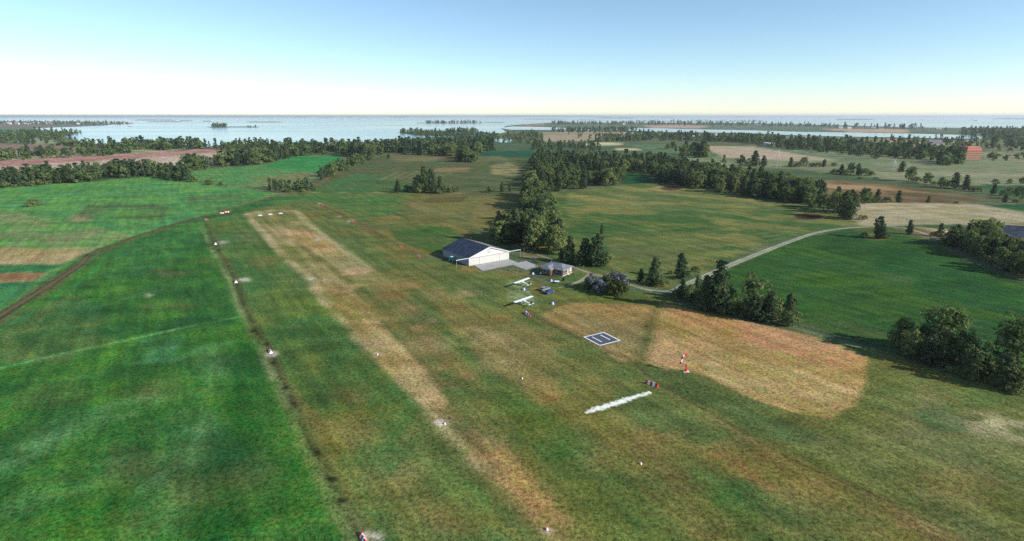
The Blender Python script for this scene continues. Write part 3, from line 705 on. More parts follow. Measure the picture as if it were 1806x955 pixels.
def sheet(name, poly, z, mat, kind='structure'):
    bm = bmesh.new()
    f = bm.faces.new([bm.verts.new((p[0], p[1], z)) for p in poly])
    if f.normal.z < 0: f.normal_flip()
    f.normal_update()
    bmesh.ops.triangulate(bm, faces=bm.faces[:], ngon_method='EAR_CLIP')
    bmesh.ops.recalc_face_normals(bm, faces=bm.faces)
    me = bpy.data.meshes.new(name); bm.to_mesh(me); bm.free()
    if len(me.polygons) and me.polygons[0].normal.z < 0: me.flip_normals()
    me.materials.append(mat)
    o = link_mesh(name, me)
    tag(o, kind=kind)
    return o
sheet('sea', SEA, 0.25, M['water'])
sheet('lagoon', LAGOON, 0.3, M['water'])
sheet('pond', POND, 0.25, M['water'])

def land_mat(name, a, b):
    m, nt, out = new_mat(name)
    pos = N(nt, 'ShaderNodeNewGeometry').outputs['Position']
    n1 = noise(nt, pos, 0.006, 6, 0.65)
    principled(nt, out, mixc(nt, ramp(nt, n1, 0.35, 0.65), tuple(alb(a)), tuple(alb(b))), 0.95, spec=0.05)
    return m
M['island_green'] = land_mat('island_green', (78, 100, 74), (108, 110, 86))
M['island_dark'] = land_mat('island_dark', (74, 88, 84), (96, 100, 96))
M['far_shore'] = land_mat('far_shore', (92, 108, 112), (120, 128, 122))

def island(x0, x1, y, hpx, mat, name='island', depth=0.35):
    y = max(y, 206.9)
    a, b = at(x0, y), at(x1, y)
    c = (a + b) / 2; L_ = (b - a).length / 2
    u = (b - a).normalized(); w = Vector((-u.y, u.x, 0))
    hm = hpx * mpp((x0 + x1) / 2, y)
    d = L_ * depth
    n = 44; rings = []
    for k, (rad, z) in enumerate(((1.0, -1.0), (0.97, 0.45), (0.86, 0.8), (0.55, 1.0))):
        ring = []
        for i in range(n):
            t = 2 * PI * i / n
            q = 1 + 0.25 * math.sin(3 * t + x0) + 0.15 * math.sin(7 * t + x1)
            zz = z * hm if z > 0 else -1.0
            ring.append(c + u * math.cos(t) * L_ * rad + w * math.sin(t) * d * rad * q + Vector((0, 0, zz * (1 + 0.3 * math.sin(5 * t + y) if z > 0 else 1))))
        rings.append(ring)
    mb = MB(); mb.loft(rings)
    o = mb.build(name, mat, smooth=True)
    tag(o, kind='structure')
    return o
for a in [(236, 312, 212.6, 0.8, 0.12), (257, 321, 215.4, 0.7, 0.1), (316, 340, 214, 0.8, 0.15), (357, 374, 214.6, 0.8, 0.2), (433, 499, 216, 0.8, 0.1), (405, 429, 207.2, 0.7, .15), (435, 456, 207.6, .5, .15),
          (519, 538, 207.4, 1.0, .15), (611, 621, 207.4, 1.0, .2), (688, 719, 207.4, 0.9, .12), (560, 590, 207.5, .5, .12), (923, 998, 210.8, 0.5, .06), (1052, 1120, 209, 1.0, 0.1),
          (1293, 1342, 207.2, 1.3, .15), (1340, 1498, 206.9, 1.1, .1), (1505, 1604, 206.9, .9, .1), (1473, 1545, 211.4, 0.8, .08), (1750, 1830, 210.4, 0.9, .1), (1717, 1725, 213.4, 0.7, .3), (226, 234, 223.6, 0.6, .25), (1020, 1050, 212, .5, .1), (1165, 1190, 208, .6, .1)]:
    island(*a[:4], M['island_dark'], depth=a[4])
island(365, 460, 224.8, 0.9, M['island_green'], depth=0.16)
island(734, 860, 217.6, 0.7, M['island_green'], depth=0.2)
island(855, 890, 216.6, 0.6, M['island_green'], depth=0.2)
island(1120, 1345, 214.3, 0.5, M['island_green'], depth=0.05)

def far_shore():
    mb = MB(); n = 160
    rings = []
    prof = []
    for i in range(n + 1):
        a = math.radians(-60 + 120 * i / n)
        h = 50 + 40 * math.sin(a * 9 + 1) + 30 * math.sin(a * 23) + 26 * math.sin(a * 51 + 2)
        px = CX + F * math.tan(a) * CP
        h *= 0.55 + 0.9 * max(0, 1 - abs(px - 530) / 120) + 1.1 * max(0, 1 - abs(px - 890) / 260) + 0.5 * max(0, 1 - abs(px - 1200) / 300)
        prof.append((a, min(110, max(14, h))))
    R0 = 44000
    r0 = [Vector((R0 * math.sin(a), R0 * math.cos(a), -2)) for a, h in prof]
    r1 = [Vector(((R0 + 900) * math.sin(a), (R0 + 900) * math.cos(a), h * 0.85)) for a, h in prof]
    r2 = [Vector(((R0 + 2600) * math.sin(a), (R0 + 2600) * math.cos(a), h)) for a, h in prof]
    r3 = [Vector(((R0 + 7000) * math.sin(a), (R0 + 7000) * math.cos(a), -2)) for a, h in prof]
    vs = r0 + r1 + r2 + r3; m = n + 1
    fs = [(k * m + i, k * m + i + 1, (k + 1) * m + i + 1, (k + 1) * m + i) for k in range(3) for i in range(n)]
    mb.add(vs, fs)
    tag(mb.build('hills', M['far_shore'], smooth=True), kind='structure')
far_shore()

# ------------------------------------------------------------------ roads and tracks: ribbons with ragged verges
def ribbon_mat(name, rgb, rgb2, center=None, ragged=0.35, fsize=0.8, soft=0.25):
    m, nt, out = new_mat(name)
    pos = N(nt, 'ShaderNodeNewGeometry').outputs['Position']
    e = N(nt, 'ShaderNodeAttribute', attribute_name='across').outputs['Fac']
    n1 = noise(nt, pos, fsize, 5, 0.65); n2 = noise(nt, pos, fsize * 0.12, 4, 0.6)
    c = mixc(nt, ramp(nt, n2, 0.35, 0.65), tuple(alb(rgb)), tuple(alb(rgb2)))
    c = mixc(nt, ramp(nt, n1, 0.3, 0.75, 0, 0.45), c, tuple(alb(rgb2) * 0.7))
    if center is not None:
        c = mixc(nt, ramp(nt, mathn(nt, 'ADD', e, mathn(nt, 'MULTIPLY', n1, 0.2)), 0.38, 0.2, 0.0, 0.9), c, tuple(alb(center)))
    p = principled(nt, out, c, 0.95, spec=0.1)
    edge = mathn(nt, 'ADD', e, mathn(nt, 'MULTIPLY', mathn(nt, 'SUBTRACT', n1, 0.5), ragged * 2))
    nt.links.new(ramp(nt, edge, 0.98, 0.98 - soft, 0.0, 1.0), p.inputs['Alpha'])
    return m

def ribbon(name, pts, wpx, z, mat, sub=6):
    """catmull-rom ribbon through surveyed points"""
    W = [at(*p).xy for p in pts]; wd = wpx if isinstance(wpx, (list, tuple)) else [wpx] * len(pts)
    hw = [wd[i] * mpp(*pts[i]) / 2 for i in range(len(pts))]
    C, H = [], []
    for i in range(len(W) - 1):
        p0 = W[max(0, i - 1)]; p1 = W[i]; p2 = W[i + 1]; p3 = W[min(len(W) - 1, i + 2)]
        for k in range(sub):
            t = k / sub
            C.append(0.5 * ((2 * p1) + (p2 - p0) * t + (2 * p0 - 5 * p1 + 4 * p2 - p3) * t * t + (3 * p1 - p0 - 3 * p2 + p3) * t ** 3))
            H.append(hw[i] + (hw[i + 1] - hw[i]) * t)
    C.append(W[-1]); H.append(hw[-1])
    vs, ac, fs = [], [], []
    offs = (-1, -0.5, 0, 0.5, 1)
    for i, c in enumerate(C):
        d = (C[min(i + 1, len(C) - 1)] - C[max(i - 1, 0)]).normalized()
        nrm = Vector((-d.y, d.x))
        for k in offs:
            q = c + nrm * H[i] * k * 1.15
            vs.append((q.x, q.y, z)); ac.append(abs(k) * 1.15)
    for i in range(len(C) - 1):
        for k in range(4):
            fs.append((i * 5 + k, i * 5 + k + 1, i * 5 + 5 + k + 1, i * 5 + 5 + k))
    me = bpy.data.meshes.new(name); me.from_pydata(vs, [], fs)
    a = me.attributes.new('across', 'FLOAT', 'POINT'); a.data.foreach_set('value', ac)
    if me.polygons[0].normal.z < 0: me.flip_normals()
    me.materials.append(mat)
    o = link_mesh(name, me); tag(o, kind='structure')
    return o

gravel = ribbon_mat('pale_gravel', (172, 174, 150), (140, 146, 118), center=(122, 132, 94), ragged=0.2)
gravel2 = ribbon_mat('worn_gravel', (164, 152, 116), (130, 126, 88), center=None, ragged=0.35)
soil = ribbon_mat('track_soil', (108, 90, 62), (82, 68, 46), center=(96, 100, 58), ragged=0.55, soft=0.5)
chalk = ribbon_mat('chalk', (250, 250, 236), (214, 218, 190), ragged=1.15, fsize=0.9, soft=0.8)
ribbon('gravel_road', [(1120, 506), (1150, 513), (1185, 514), (1215, 500), (1250, 485), (1300, 463), (1350, 443), (1400, 424), (1440, 411), (1490, 403), (1545, 400), (1640, 395.5), (1720, 393), (1860, 391)], [7, 13, 18, 18, 17, 15, 14, 12.5, 11, 8, 5.5, 4, 3, 2.6], 0.024, gravel)
ribbon('farm_drive', [(1560, 399.5), (1590, 402), (1620, 409), (1650, 420), (1680, 431)], [5, 6, 8, 9, 8], 0.02, gravel)
ribbon('gravel_drive', [(905, 432), (925, 440), (950, 450), (985, 462), (1012, 472), (1042, 482), (1085, 494), (1125, 507), (1160, 514)], [4, 5, 5, 5, 8, 12, 9, 8, 10], 0.016, gravel2)
ribbon('gravel_turning', [(1042, 482), (1032, 492), (1008, 502), (985, 508)], [12, 14, 9, 4], 0.012, gravel2)
ribbon('dirt_track', [(-120, 638), (-40, 583), (20, 545), (80, 508), (140, 468), (165, 447), (240, 418), (320, 392), (400, 369.5), (490, 345.5), (520, 341)], [34, 30, 26, 22, 15, 11, 7.5, 6, 5, 3.6, 3], 0.02, soil)
ribbon('field_path', [(1300, 293), (1350, 296), (1400, 298), (1470, 303), (1540, 312), (1620, 322), (1700, 335), (1766, 351), (1790, 357)], [1.6] * 9, 0.03, gravel2)
ribbon('farm_lane', [(1690, 359), (1730, 358.5), (1780, 356), (1790, 352), (1772, 349)], [2, 2.5, 2.5, 2.2, 2], 0.034, gravel2)
ribbon('painted_line', [(1032, 729), (1058, 720), (1085, 712), (1115, 702), (1148, 692)], [10, 22, 23, 20, 14], 0.02, chalk)

def concrete():
    m, nt, out = new_mat('concrete')
    pos = N(nt, 'ShaderNodeNewGeometry').outputs['Position']
    n1 = noise(nt, pos, 0.5, 6, 0.7); n2 = noise(nt, pos, 0.12, 4, 0.6)
    c = mixc(nt, ramp(nt, n1, 0.3, 0.7), (0.30, 0.30, 0.29), (0.40, 0.40, 0.39))
    c = mixc(nt, ramp(nt, n2, 0.5, 0.68, 0, 0.5), c, (0.22, 0.215, 0.2))
    vor = N(nt, 'ShaderNodeTexVoronoi', feature='DISTANCE_TO_EDGE'); vor.inputs['Scale'].default_value = 0.16
    nt.links.new(pos, vor.inputs['Vector'])
    c = mixc(nt, ramp(nt, vor.outputs[0], 0.0, 0.012, 0.55, 0.0), c, (0.12, 0.12, 0.11))
    principled(nt, out, c, 0.9, spec=0.2)
    return m
M['concrete'] = concrete()
sheet('apron', [at(*p).xy for p in [(836.5, 468.5), (852, 478.5), (905, 467.5), (927.6, 476.4), (950.7, 470), (927.6, 460.7), (914, 463.6), (896.5, 457)]], 0.04, M['concrete'])

# ------------------------------------------------------------------ hangar
def hangar():
    a, b = at(827, 469.5), at(897.5, 457)
    c = (a + b) / 2; d = b - a
    rot = math.atan2(d.y, d.x); W = d.length; D = 23.5; EV = 3.7; RG = 7.3; hw = W / 2
    t = thing('hangar', 'white gabled aircraft hangar with grey slate roof, shade painted into its left slope, and sliding doors', 'hangar', c, rot)
    mb = MB()
    mb.box((-hw + 0.12, D / 2, EV / 2), (0.24, D, EV)); mb.box((hw - 0.12, D / 2, EV / 2), (0.24, D, EV))
    mb.prism([(-hw, 0, 0), (hw, 0, 0), (hw, 0, EV), (0, 0, RG - 0.12), (-hw, 0, EV)], (0, D - 0.24, 0), (0, D, 0))
    mb.build('wall', M['wall_grey'], t)
    mb = MB()
    mb.prism([(-hw, 0, EV - 0.35), (hw, 0, EV - 0.35), (hw, 0, EV), (0, 0, RG - 0.12), (-hw, 0, EV)], (0, 0.05, 0), (0, 0.3, 0))
    mb.build('gable', M['white_paint'], t)
    for i in range(4):
        w = W / 4
        mb = MB(); x = -hw + w * (i + 0.5)
        mb.box((x, -0.02 - 0.1 * (i % 2), (EV - 0.3) / 2 + 0.03), (w - 0.06, 0.09, EV - 0.3))
        for k in range(3):
            mb.box((x - w / 2 + w * (k + 1) / 4, -0.075 - 0.1 * (i % 2), (EV - 0.3) / 2 + 0.03), (0.05, 0.03, EV - 0.5))
        mb.build('door', M['door_paint'], t)
    mb = MB(); mb.box((0, -0.26, EV - 0.06), (W + 13.5, 0.22, 0.24)); mb.build('door_rail', M['white_paint'], t)
    mb = MB(); mb.box((0, -0.26, EV - 0.23), (W - 0.4, 0.12, 0.10)); mb.build('track_channel', M['dark_metal'], t)
    for s in (-1, 1):
        mb = MB(); mb.box((s * (hw + 6.6), -0.26, (EV - 0.18) / 2), (0.1, 0.1, EV - 0.18)); mb.build('post', M['grey_metal'], t)
    mb = MB(); mb.box((0, 0.0, 5.35), (1.55, 0.1, 1.9)); o = mb.build('window', M['grey_metal'], t)
    mb = MB(); mb.box((0, -0.055, 5.35), (1.25, 0.05, 1.6)); mb.build('shutter', M['cream'], o)
    ov, th = 0.45, 0.16
    sl = (RG - EV) / hw
    for s, nm in ((-1, 'slate_navy_and_shade'), (1, 'slate_grey')):  # left slope coloured darker and bluer, shade put into the slate
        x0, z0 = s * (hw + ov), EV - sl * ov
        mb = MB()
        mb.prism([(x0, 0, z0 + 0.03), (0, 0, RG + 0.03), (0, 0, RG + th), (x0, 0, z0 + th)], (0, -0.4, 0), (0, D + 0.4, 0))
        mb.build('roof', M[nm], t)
        mb = MB()
        mb.prism([(x0, 0, z0 - 0.22), (0, 0, RG - 0.22), (0, 0, RG + th + 0.02), (x0, 0, z0 + th + 0.02)], (0, -0.52, 0), (0, -0.403, 0))
        mb.build('bargeboard', M['white_paint'], t)
    mb = MB(); mb.tube((0, -0.45, RG + th), (0, D + 0.45, RG + th), 0.12, n=8); mb.build('ridge_cap', M['slate_grey'], t)
hangar()

# ------------------------------------------------------------------ clubhouse
def hip(mb, x0, x1, y0, y1, ze, zr, ridge, th=0.12):
    """hip roof skin over a rectangle; ridge = (xa, xb) along x at mid y, closed underneath"""
    ym = (y0 + y1) / 2
    v = [(x0, y0, ze), (x1, y0, ze), (x1, y1, ze), (x0, y1, ze), (ridge[0], ym, zr), (ridge[1], ym, zr),
         (x0, y0, ze - th), (x1, y0, ze - th), (x1, y1, ze - th), (x0, y1, ze - th)]
    f = [(0, 1, 5, 4), (1, 2, 5), (2, 3, 4, 5), (3, 0, 4), (0, 6, 7, 1), (1, 7, 8, 2), (2, 8, 9, 3), (3, 9, 6, 0), (6, 9, 8, 7)]
    mb.add(v, f)

def clubhouse():
    a, b, c = at(959.4, 483.4), at(992.2, 488), at(1011, 481.6)
    rot = math.radians(-36)
    u = Vector((math.cos(rot), math.sin(rot), 0)); v = Vector((-u.y, u.x, 0))
    org = b - u * 5.0 + v * 0.0   # middle of the front wall
    t = thing('clubhouse', 'small brown clubhouse with grey hipped roof beside the hangar apron', 'clubhouse', org, rot)
    Wd, D, H = 10.4, 7.6, 2.7
    x0, x1 = 5.0 - Wd, 5.0
    mb = MB(); mb.box(((x0 + x1) / 2, D / 2, 0.125), (Wd + 0.2, D + 0.2, 0.25)); mb.build('plinth', M['concrete_white'], t)
    mb = MB(); mb.box(((x0 + x1) / 2, D / 2, H / 2 + 0.125), (Wd, D, H - 0.25)); mb.build('wall', M['timber'], t)
    wx0, wx1, wy = -3.6, 0.6, -2.6
    mb = MB(); mb.box(((wx0 + wx1) / 2, wy / 2 - 0.002, H / 2 + 0.125), (wx1 - wx0, -wy - 0.002, H - 0.25)); mb.build('porch_wall', M['timber'], t)
    mb = MB(); hip(mb, x0 - 0.6, x1 + 0.6, -0.6, D + 0.6, H + 0.1, H + 1.75, (x0 + 2.2, x1 - 3.1)); mb.build('roof', M['felt_grey'], t)
    # wing roof: ridge runs out from the main slope
    mb = MB(); xm = (wx0 + wx1) / 2; e0, e1 = wx0 - 0.5, wx1 + 0.5; ye = wy - 0.5
    zr, ze = H + 1.25, H + 0.12
    vv = [(e0, ye, ze), (e1, ye, ze), (e1, 1.0, ze), (e0, 1.0, ze), (xm, ye + 1.6, zr), (xm, 2.2, zr), (e0, ye, ze - .12), (e1, ye, ze - .12), (e1, 1.0, ze - .12), (e0, 1.0, ze - .12)]
    mb.add(vv, [(0, 1, 4), (1, 2, 5, 4), (3, 0, 4, 5), (2, 3, 5), (0, 6, 7, 1), (1, 7, 8, 2), (3, 9, 6, 0), (6, 9, 8, 7), (2, 8, 9, 3)])
    mb.build('porch_roof', M['felt_grey'], t)
    def win(x, y, w, h, z, face, part='window'):
        m1 = MB(); m2 = MB()
        if face == 'f':
            m1.box((x, y - 0.03, z), (w, 0.08, h)); m2.box((x, y - 0.085, z), (w - 0.24, 0.03, h - 0.24))
        else:
            m1.box((y + 0.03, x, z), (0.08, w, h)); m2.box((y + 0.085, x, z), (0.03, w - 0.24, h - 0.24))
        o = m1.build(part, M['cream'], t); m2.build('pane', M['glass'], o)
    win(3.4, 0, 2.3, 1.3, 1.75, 'f'); win(1.7, 0, 0.9, 1.3, 1.75, 'f'); win(-4.6, 0, 1.3, 1.3, 1.75, 'f')
    win(-2.3, wy, 1.8, 1.2, 1.75, 'f'); win(-0.2, wy, 0.9, 1.2, 1.75, 'f')
    win(1.0, x1, 1.2, 1.3, 1.75, 's'); win(2.6, x1, 1.3, 1.3, 1.75, 's')
    mb = MB(); mb.box((x1 + 0.04, 6.4, 1.6), (0.08, 1.7, 1.75)); mb.build('panel', M['cream'], t)
    mb = MB(); mb.box((x1 + 0.04, 4.2, 1.27), (0.08, 0.95, 2.05)); o = mb.build('door', M['cream'], t)
    mb = MB(); mb.box((x1 + 0.11, 3.85, 1.2), (0.06, 0.12, 0.06)); mb.build('handle', M['dark_metal'], o)
    mb = MB(); mb.box((x1 + 0.35, 4.2, 0.1), (0.6, 1.3, 0.2)); mb.build('step', M['concrete_white'], t)
    mb = MB(); mb.box((-4.2, D - 2.2, H + 1.5), (0.55, 0.55, 1.3)); mb.build('chimney', M['dark_timber'], t)
    mb = MB(); mb.box((wx0 - 0.9, wy + 0.6, 0.45), (1.0, 0.6, 0.65)); mb.build('planter', M['concrete_white'], t)
clubhouse()

# ------------------------------------------------------------------ aeroplanes
def airfoil(x, chord, thick, z, n=7):
    """ring of wing section at span x; y = chord direction (front negative)"""
    up, lo = [], []
    for i in range(n):
        s = i / (n - 1)
        yt = thick * (0.2969 * math.sqrt(s) - 0.126 * s - 0.3516 * s * s + 0.2843 * s ** 3 - 0.1036 * s ** 4) * 5 * chord
        up.append(Vector((x, (s - 0.3) * chord, z + yt * 1.1 + 0.005))); lo.append(Vector((x, (s - 0.3) * chord, z - yt * 0.4 - 0.005)))
    return up + lo[::-1]

def aeroplane(cx, cy, wing_dir, label):
    p = at(cx, cy, 2.05); p.z = 0
    t = thing('light_aircraft', label, 'aeroplane', p, math.atan2(-wing_dir[1], -wing_dir[0]), 'high wing aeroplanes parked on the grass')
    mb = MB(); sp = 4.85
    mb.loft([airfoil(x, c, 0.12, 2.05) for x, c in ((-sp, 1.1), (-sp + 0.25, 1.5), (0, 1.55), (sp - 0.25, 1.5), (sp, 1.1))])
    mb.build('wing', M['fabric_white'], t)
    # fuselage; local +y is aft (towards the tail)
    def ring(y, w, h, z, n=12):
        return [Vector((w * math.cos(2 * PI * i / n), y, z + h * math.sin(2 * PI * i / n))) for i in range(n)]
    mb = MB(); mb.loft([ring(-1.75, 0.22, 0.22, 1.22), ring(-1.5, 0.38, 0.36, 1.22), ring(-0.7, 0.46, 0.52, 1.3), ring(0.3, 0.46, 0.62, 1.38), ring(1.0, 0.38, 0.46, 1.28), ring(2.4, 0.22, 0.26, 1.12), ring(4.1, 0.07, 0.12, 1.02)])
    mb.build('fuselage', M['marker_white'], t, smooth=True)
    mb = MB(); mb.box((0, -0.55, 1.72), (0.84, 0.9, 0.34), taper=0.85); mb.build('windscreen', M['glass'], t)
    mb = MB(); mb.loft([[Vector((x, 3.45 + k, 1.08 + z)) for k, z in ((dk, 0.03), (0.75, 0.02), (0.75, -0.02), (dk, -0.03))] for x, dk in ((-1.45, 0.35), (0, 0.0), (1.45, 0.35))])
    mb.build('tailplane', M['fabric_white'], t)
    mb = MB(); mb.prism([(0, 3.3, 1.1), (0, 4.35, 1.1), (0, 4.4, 2.0), (0, 3.95, 2.05)], (-0.04, 0, 0), (0.04, 0, 0)); mb.build('fin', M['maroon'], t)
    for s in (-1, 1):
        mb = MB(); mb.tube((s * 0.4, -0.25, 0.95), (s * 2.3, -0.15, 1.98), 0.045, n=6); mb.tube((s * 0.4, 0.3, 0.95), (s * 2.3, 0.35, 1.98), 0.04, n=6)
        mb.build('strut', M['marker_white'], t)
        mb = MB(); mb.tube((s * 0.3, -0.5, 0.9), (s * 0.85, -0.5, 0.3), 0.05, n=6); lg = mb.build('landing_leg', M['grey_metal'], t)
        mb = MB(); mb.tube((s * 0.80, -0.5, 0.26), (s * 0.96, -0.5, 0.26), 0.26, n=14); mb.build('wheel', M['rubber'], lg)
    mb = MB(); mb.tube((-0.04, 4.0, 0.12), (0.04, 4.0, 0.12), 0.12, n=10); mb.tube((0, 3.8, 0.95), (0, 4.0, 0.14), 0.03, n=5); mb.build('tail_wheel', M['rubber'], t)
    mb = MB()
    for a in (0.6, 0.6 + PI):
        mb.box((0.45 * math.cos(a), -1.84, 1.22 + 0.45 * math.sin(a)), (0.9, 0.05, 0.12), Matrix.Rotation(-a, 3, 'Y'))
    mb.tube((0, -1.95, 1.22), (0, -1.72, 1.22), 0.05, 0.14, n=10)
    mb.build('propeller', M['dark_metal'], t)
    return t
aeroplane(919.2, 494.9, (0.62, 0.78), 'white high wing aeroplane with maroon fin parked farther off, towards the clubhouse')
aeroplane(922, 527.7, (0.68, 0.735), 'white high wing aeroplane with maroon fin parked nearer, towards the striped board')

# ------------------------------------------------------------------ cars
def car(px, py, d, paint, label, name, estate=True):
    p = at(px, py)
    t = thing(name, label, 'car', p, math.atan2(d[1], d[0]), 'cars parked on the grass')
    L_, Wd = 4.5, 1.78
    # side silhouette x (front +), z
    prof = [(-2.2, 0.35), (-2.25, 0.75), (-2.15, 0.95), (-1.0, 0.98), (0.9, 0.95), (1.9, 0.82), (2.25, 0.62), (2.25, 0.35)]
    mb = MB()
    rings = []
    for yy, k in ((-Wd / 2, 0.92), (-Wd / 2 + 0.12, 1.0), (Wd / 2 - 0.12, 1.0), (Wd / 2, 0.92)):
        rings.append([Vector((x * (0.985 if k < 1 else 1), yy, 0.35 + (z - 0.35) * k)) for x, z in prof])
    mb.loft(rings); mb.build('body', paint, t)
    cab = [(-2.1, 0.93), (-1.85, 1.40), (-0.2, 1.47), (0.25, 1.40), (1.1, 0.94)] if estate else [(-1.9, 0.93), (-1.3, 1.36), (-0.3, 1.44), (0.25, 1.36), (1.15, 0.94)]
    mb = MB()
    rings = []
    for s in (-1, 1):
        rings.append([Vector((x, s * (Wd / 2 - 0.10 - (z - 0.93) * 0.36), z)) for x, z in cab])
    mb.loft(rings); mb.build('window', M['glass'], t)
    mb = MB(); xa, xb = cab[1][0] - 0.02, cab[3][0] + 0.02
    mb.box(((xa + xb) / 2, 0, 1.455), (xb - xa, Wd - 0.50, 0.06)); mb.build('roof', paint, t)
    for x in (-1.4, 1.4):
        for s in (-1, 1):
            mb = MB(); mb.tube((x, s * (Wd / 2 - 0.2), 0.33), (x, s * (Wd / 2 + 0.01), 0.33), 0.33, n=16); w = mb.build('wheel', M['rubber'], t)
            mb = MB(); mb.tube((x, s * (Wd / 2 + 0.005), 0.33), (x, s * (Wd / 2 + 0.025), 0.33), 0.19, n=12); mb.build('rim', M['grey_metal'], w)
    for s in (-1, 1):
        mb = MB(); mb.box((2.2, s * 0.62, 0.66), (0.12, 0.34, 0.14)); mb.build('headlight', M['marker_white'], t)
        mb = MB(); mb.box((-2.22, s * 0.68, 0.8), (0.08, 0.26, 0.18)); mb.build('tail_light', M['red_paint'], t)
    for x in (-2.27, 2.27):
        mb = MB(); mb.box((x, 0, 0.47), (0.06, 1.6, 0.16)); mb.build('bumper', M['dark_metal'], t)
car(960.8, 512.3, (0.72, 0.70), M['silver_paint'], 'silver grey estate car parked on the grass beside a blue car', 'parked_car')
car(968.8, 517.5, (0.70, 0.72), M['blue_paint'], 'dark blue saloon car parked on the grass beside a silver car', 'parked_car', False)

# ------------------------------------------------------------------ tractor by the hangar wall
def tractor():
    t = thing('tractor', 'teal tractor with pale cab roof standing beside the hangar side wall', 'tractor', at(797.5, 462.0), math.radians(-48))
    mb = MB(); mb.box((0.95, 0, 0.95), (1.7, 0.8, 0.75), taper=0.9); mb.box((-0.3, 0, 0.7), (1.2, 0.75, 0.5)); mb.build('bonnet', M['teal_paint'], t, bevel=0.06)
    for x in (-1.0, 0.25):
        for s in (-1, 1):
            mb = MB(); mb.tube((x, s * 0.62, 0.9), (x * 0.9, s * 0.55, 2.35), 0.06, n=6); mb.build('cab_post', M['teal_paint'], t)
    mb = MB(); mb.box((-0.38, 0, 1.65), (1.15, 1.1, 1.2), taper=0.92); mb.build('cab_glass', M['glass'], t)
    mb = MB(); mb.box((-0.38, 0, 2.42), (1.55, 1.45, 0.16), taper=0.9); mb.build('cab_roof', M['pale_teal'], t)
    for s in (-1, 1):
        mb = MB(); mb.tube((-0.75, s * 0.65, 0.75), (-0.75, s * 1.05, 0.75), 0.75, n=20); w = mb.build('wheel', M['rubber'], t)
        mb = MB(); mb.tube((-0.75, s * 1.04, 0.75), (-0.75, s * 1.07, 0.75), 0.4, n=14); mb.build('rim', M['pale_teal'], w)
        mb = MB(); mb.tube((1.45, s * 0.55, 0.45), (1.45, s * 0.8, 0.45), 0.45, n=16); w = mb.build('wheel', M['rubber'], t)
        mb = MB(); mb.tube((1.45, s * 0.79, 0.45), (1.45, s * 0.82, 0.45), 0.24, n=12); mb.build('rim', M['pale_teal'], w)
        mb = MB(); mb.box((-0.75, s * 0.85, 1.56), (1.3, 0.45, 0.08)); mb.build('mudguard', M['teal_paint'], t)
    mb = MB(); mb.tube((0.9, 0.25, 1.3), (0.9, 0.25, 2.1), 0.05, n=6); mb.build('exhaust', M['dark_metal'], t)
tractor()

# ------------------------------------------------------------------ markers
RW = Vector((0.52, -0.854, 0)); RWA = math.atan2(RW.y, RW.x)
def board(px, py, label, length=2.6, h=0.95, half=0.62, ns=5, rot=RWA):
    h *= 0.68; half *= 0.72; length *= 0.88
    t = thing('marker_board', label, 'marker', at(px, py), rot, 'red and white striped boundary boards')
    for k in range(ns):
        x0 = -length / 2 + length * k / ns; x1 = x0 + length / ns - 0.004
        mb = MB(); mb.prism([(0, -half, 0.0), (0, half, 0.0), (0, 0.05, h), (0, -0.05, h)], (x0, 0, 0), (x1, 0, 0))
        mb.build('stripe', M['red_paint'] if k % 2 == 0 else M['marker_white'], t)
    return t
board(641, 951, 'striped roof shaped board cut by the bottom edge of the picture', 2.8, 0.9, 0.6, 5)
board(477, 621.5, 'striped roof shaped board on the left ditch, second nearest the camera', 2.6, 1.05, 0.7, 6)
board(416, 498, 'striped roof shaped board on the left ditch with pale soil to its right', 3.2, 1.3, 0.9, 6)
board(380, 431, 'striped roof shaped board on the far part of the left ditch', 3.4, 1.4, 1.0, 6)
ra = math.atan2(0.3, 1)
board(364, 388.6, 'striped board at the far corner where the left ditch ends', 3.6, 1.3, 0.8, rot=-0.5)
board(392, 377, 'left one of two touching striped boards by the dirt track', 3.4, 1.2, 0.8, rot=ra)
board(401, 375, 'right one of two touching striped boards by the dirt track', 4.2, 1.2, 0.8, rot=ra)
board(569, 362.5, 'farthest striped board along the thin track right of the runway', 3.2, 1.3, 0.9)
board(622, 390.5, 'striped board where the thin track turns reddish brown', 3.0, 1.2, 0.9)
board(707, 435.5, 'striped board on the thin track, second from the hangar', 3.0, 1.0, 0.8)
board(738, 452.5, 'striped board at the hangar end of the thin track', 3.4, 1.0, 0.8, 7)
board(931, 556.5, 'striped board lying beside a blue and white dome', 3.6, 1.3, 0.5)
board(1149, 679.5, 'large striped board near the windsock and the white painted line', 3.8, 1.35, 0.5, rot=math.atan2(-0.66, 0.75))

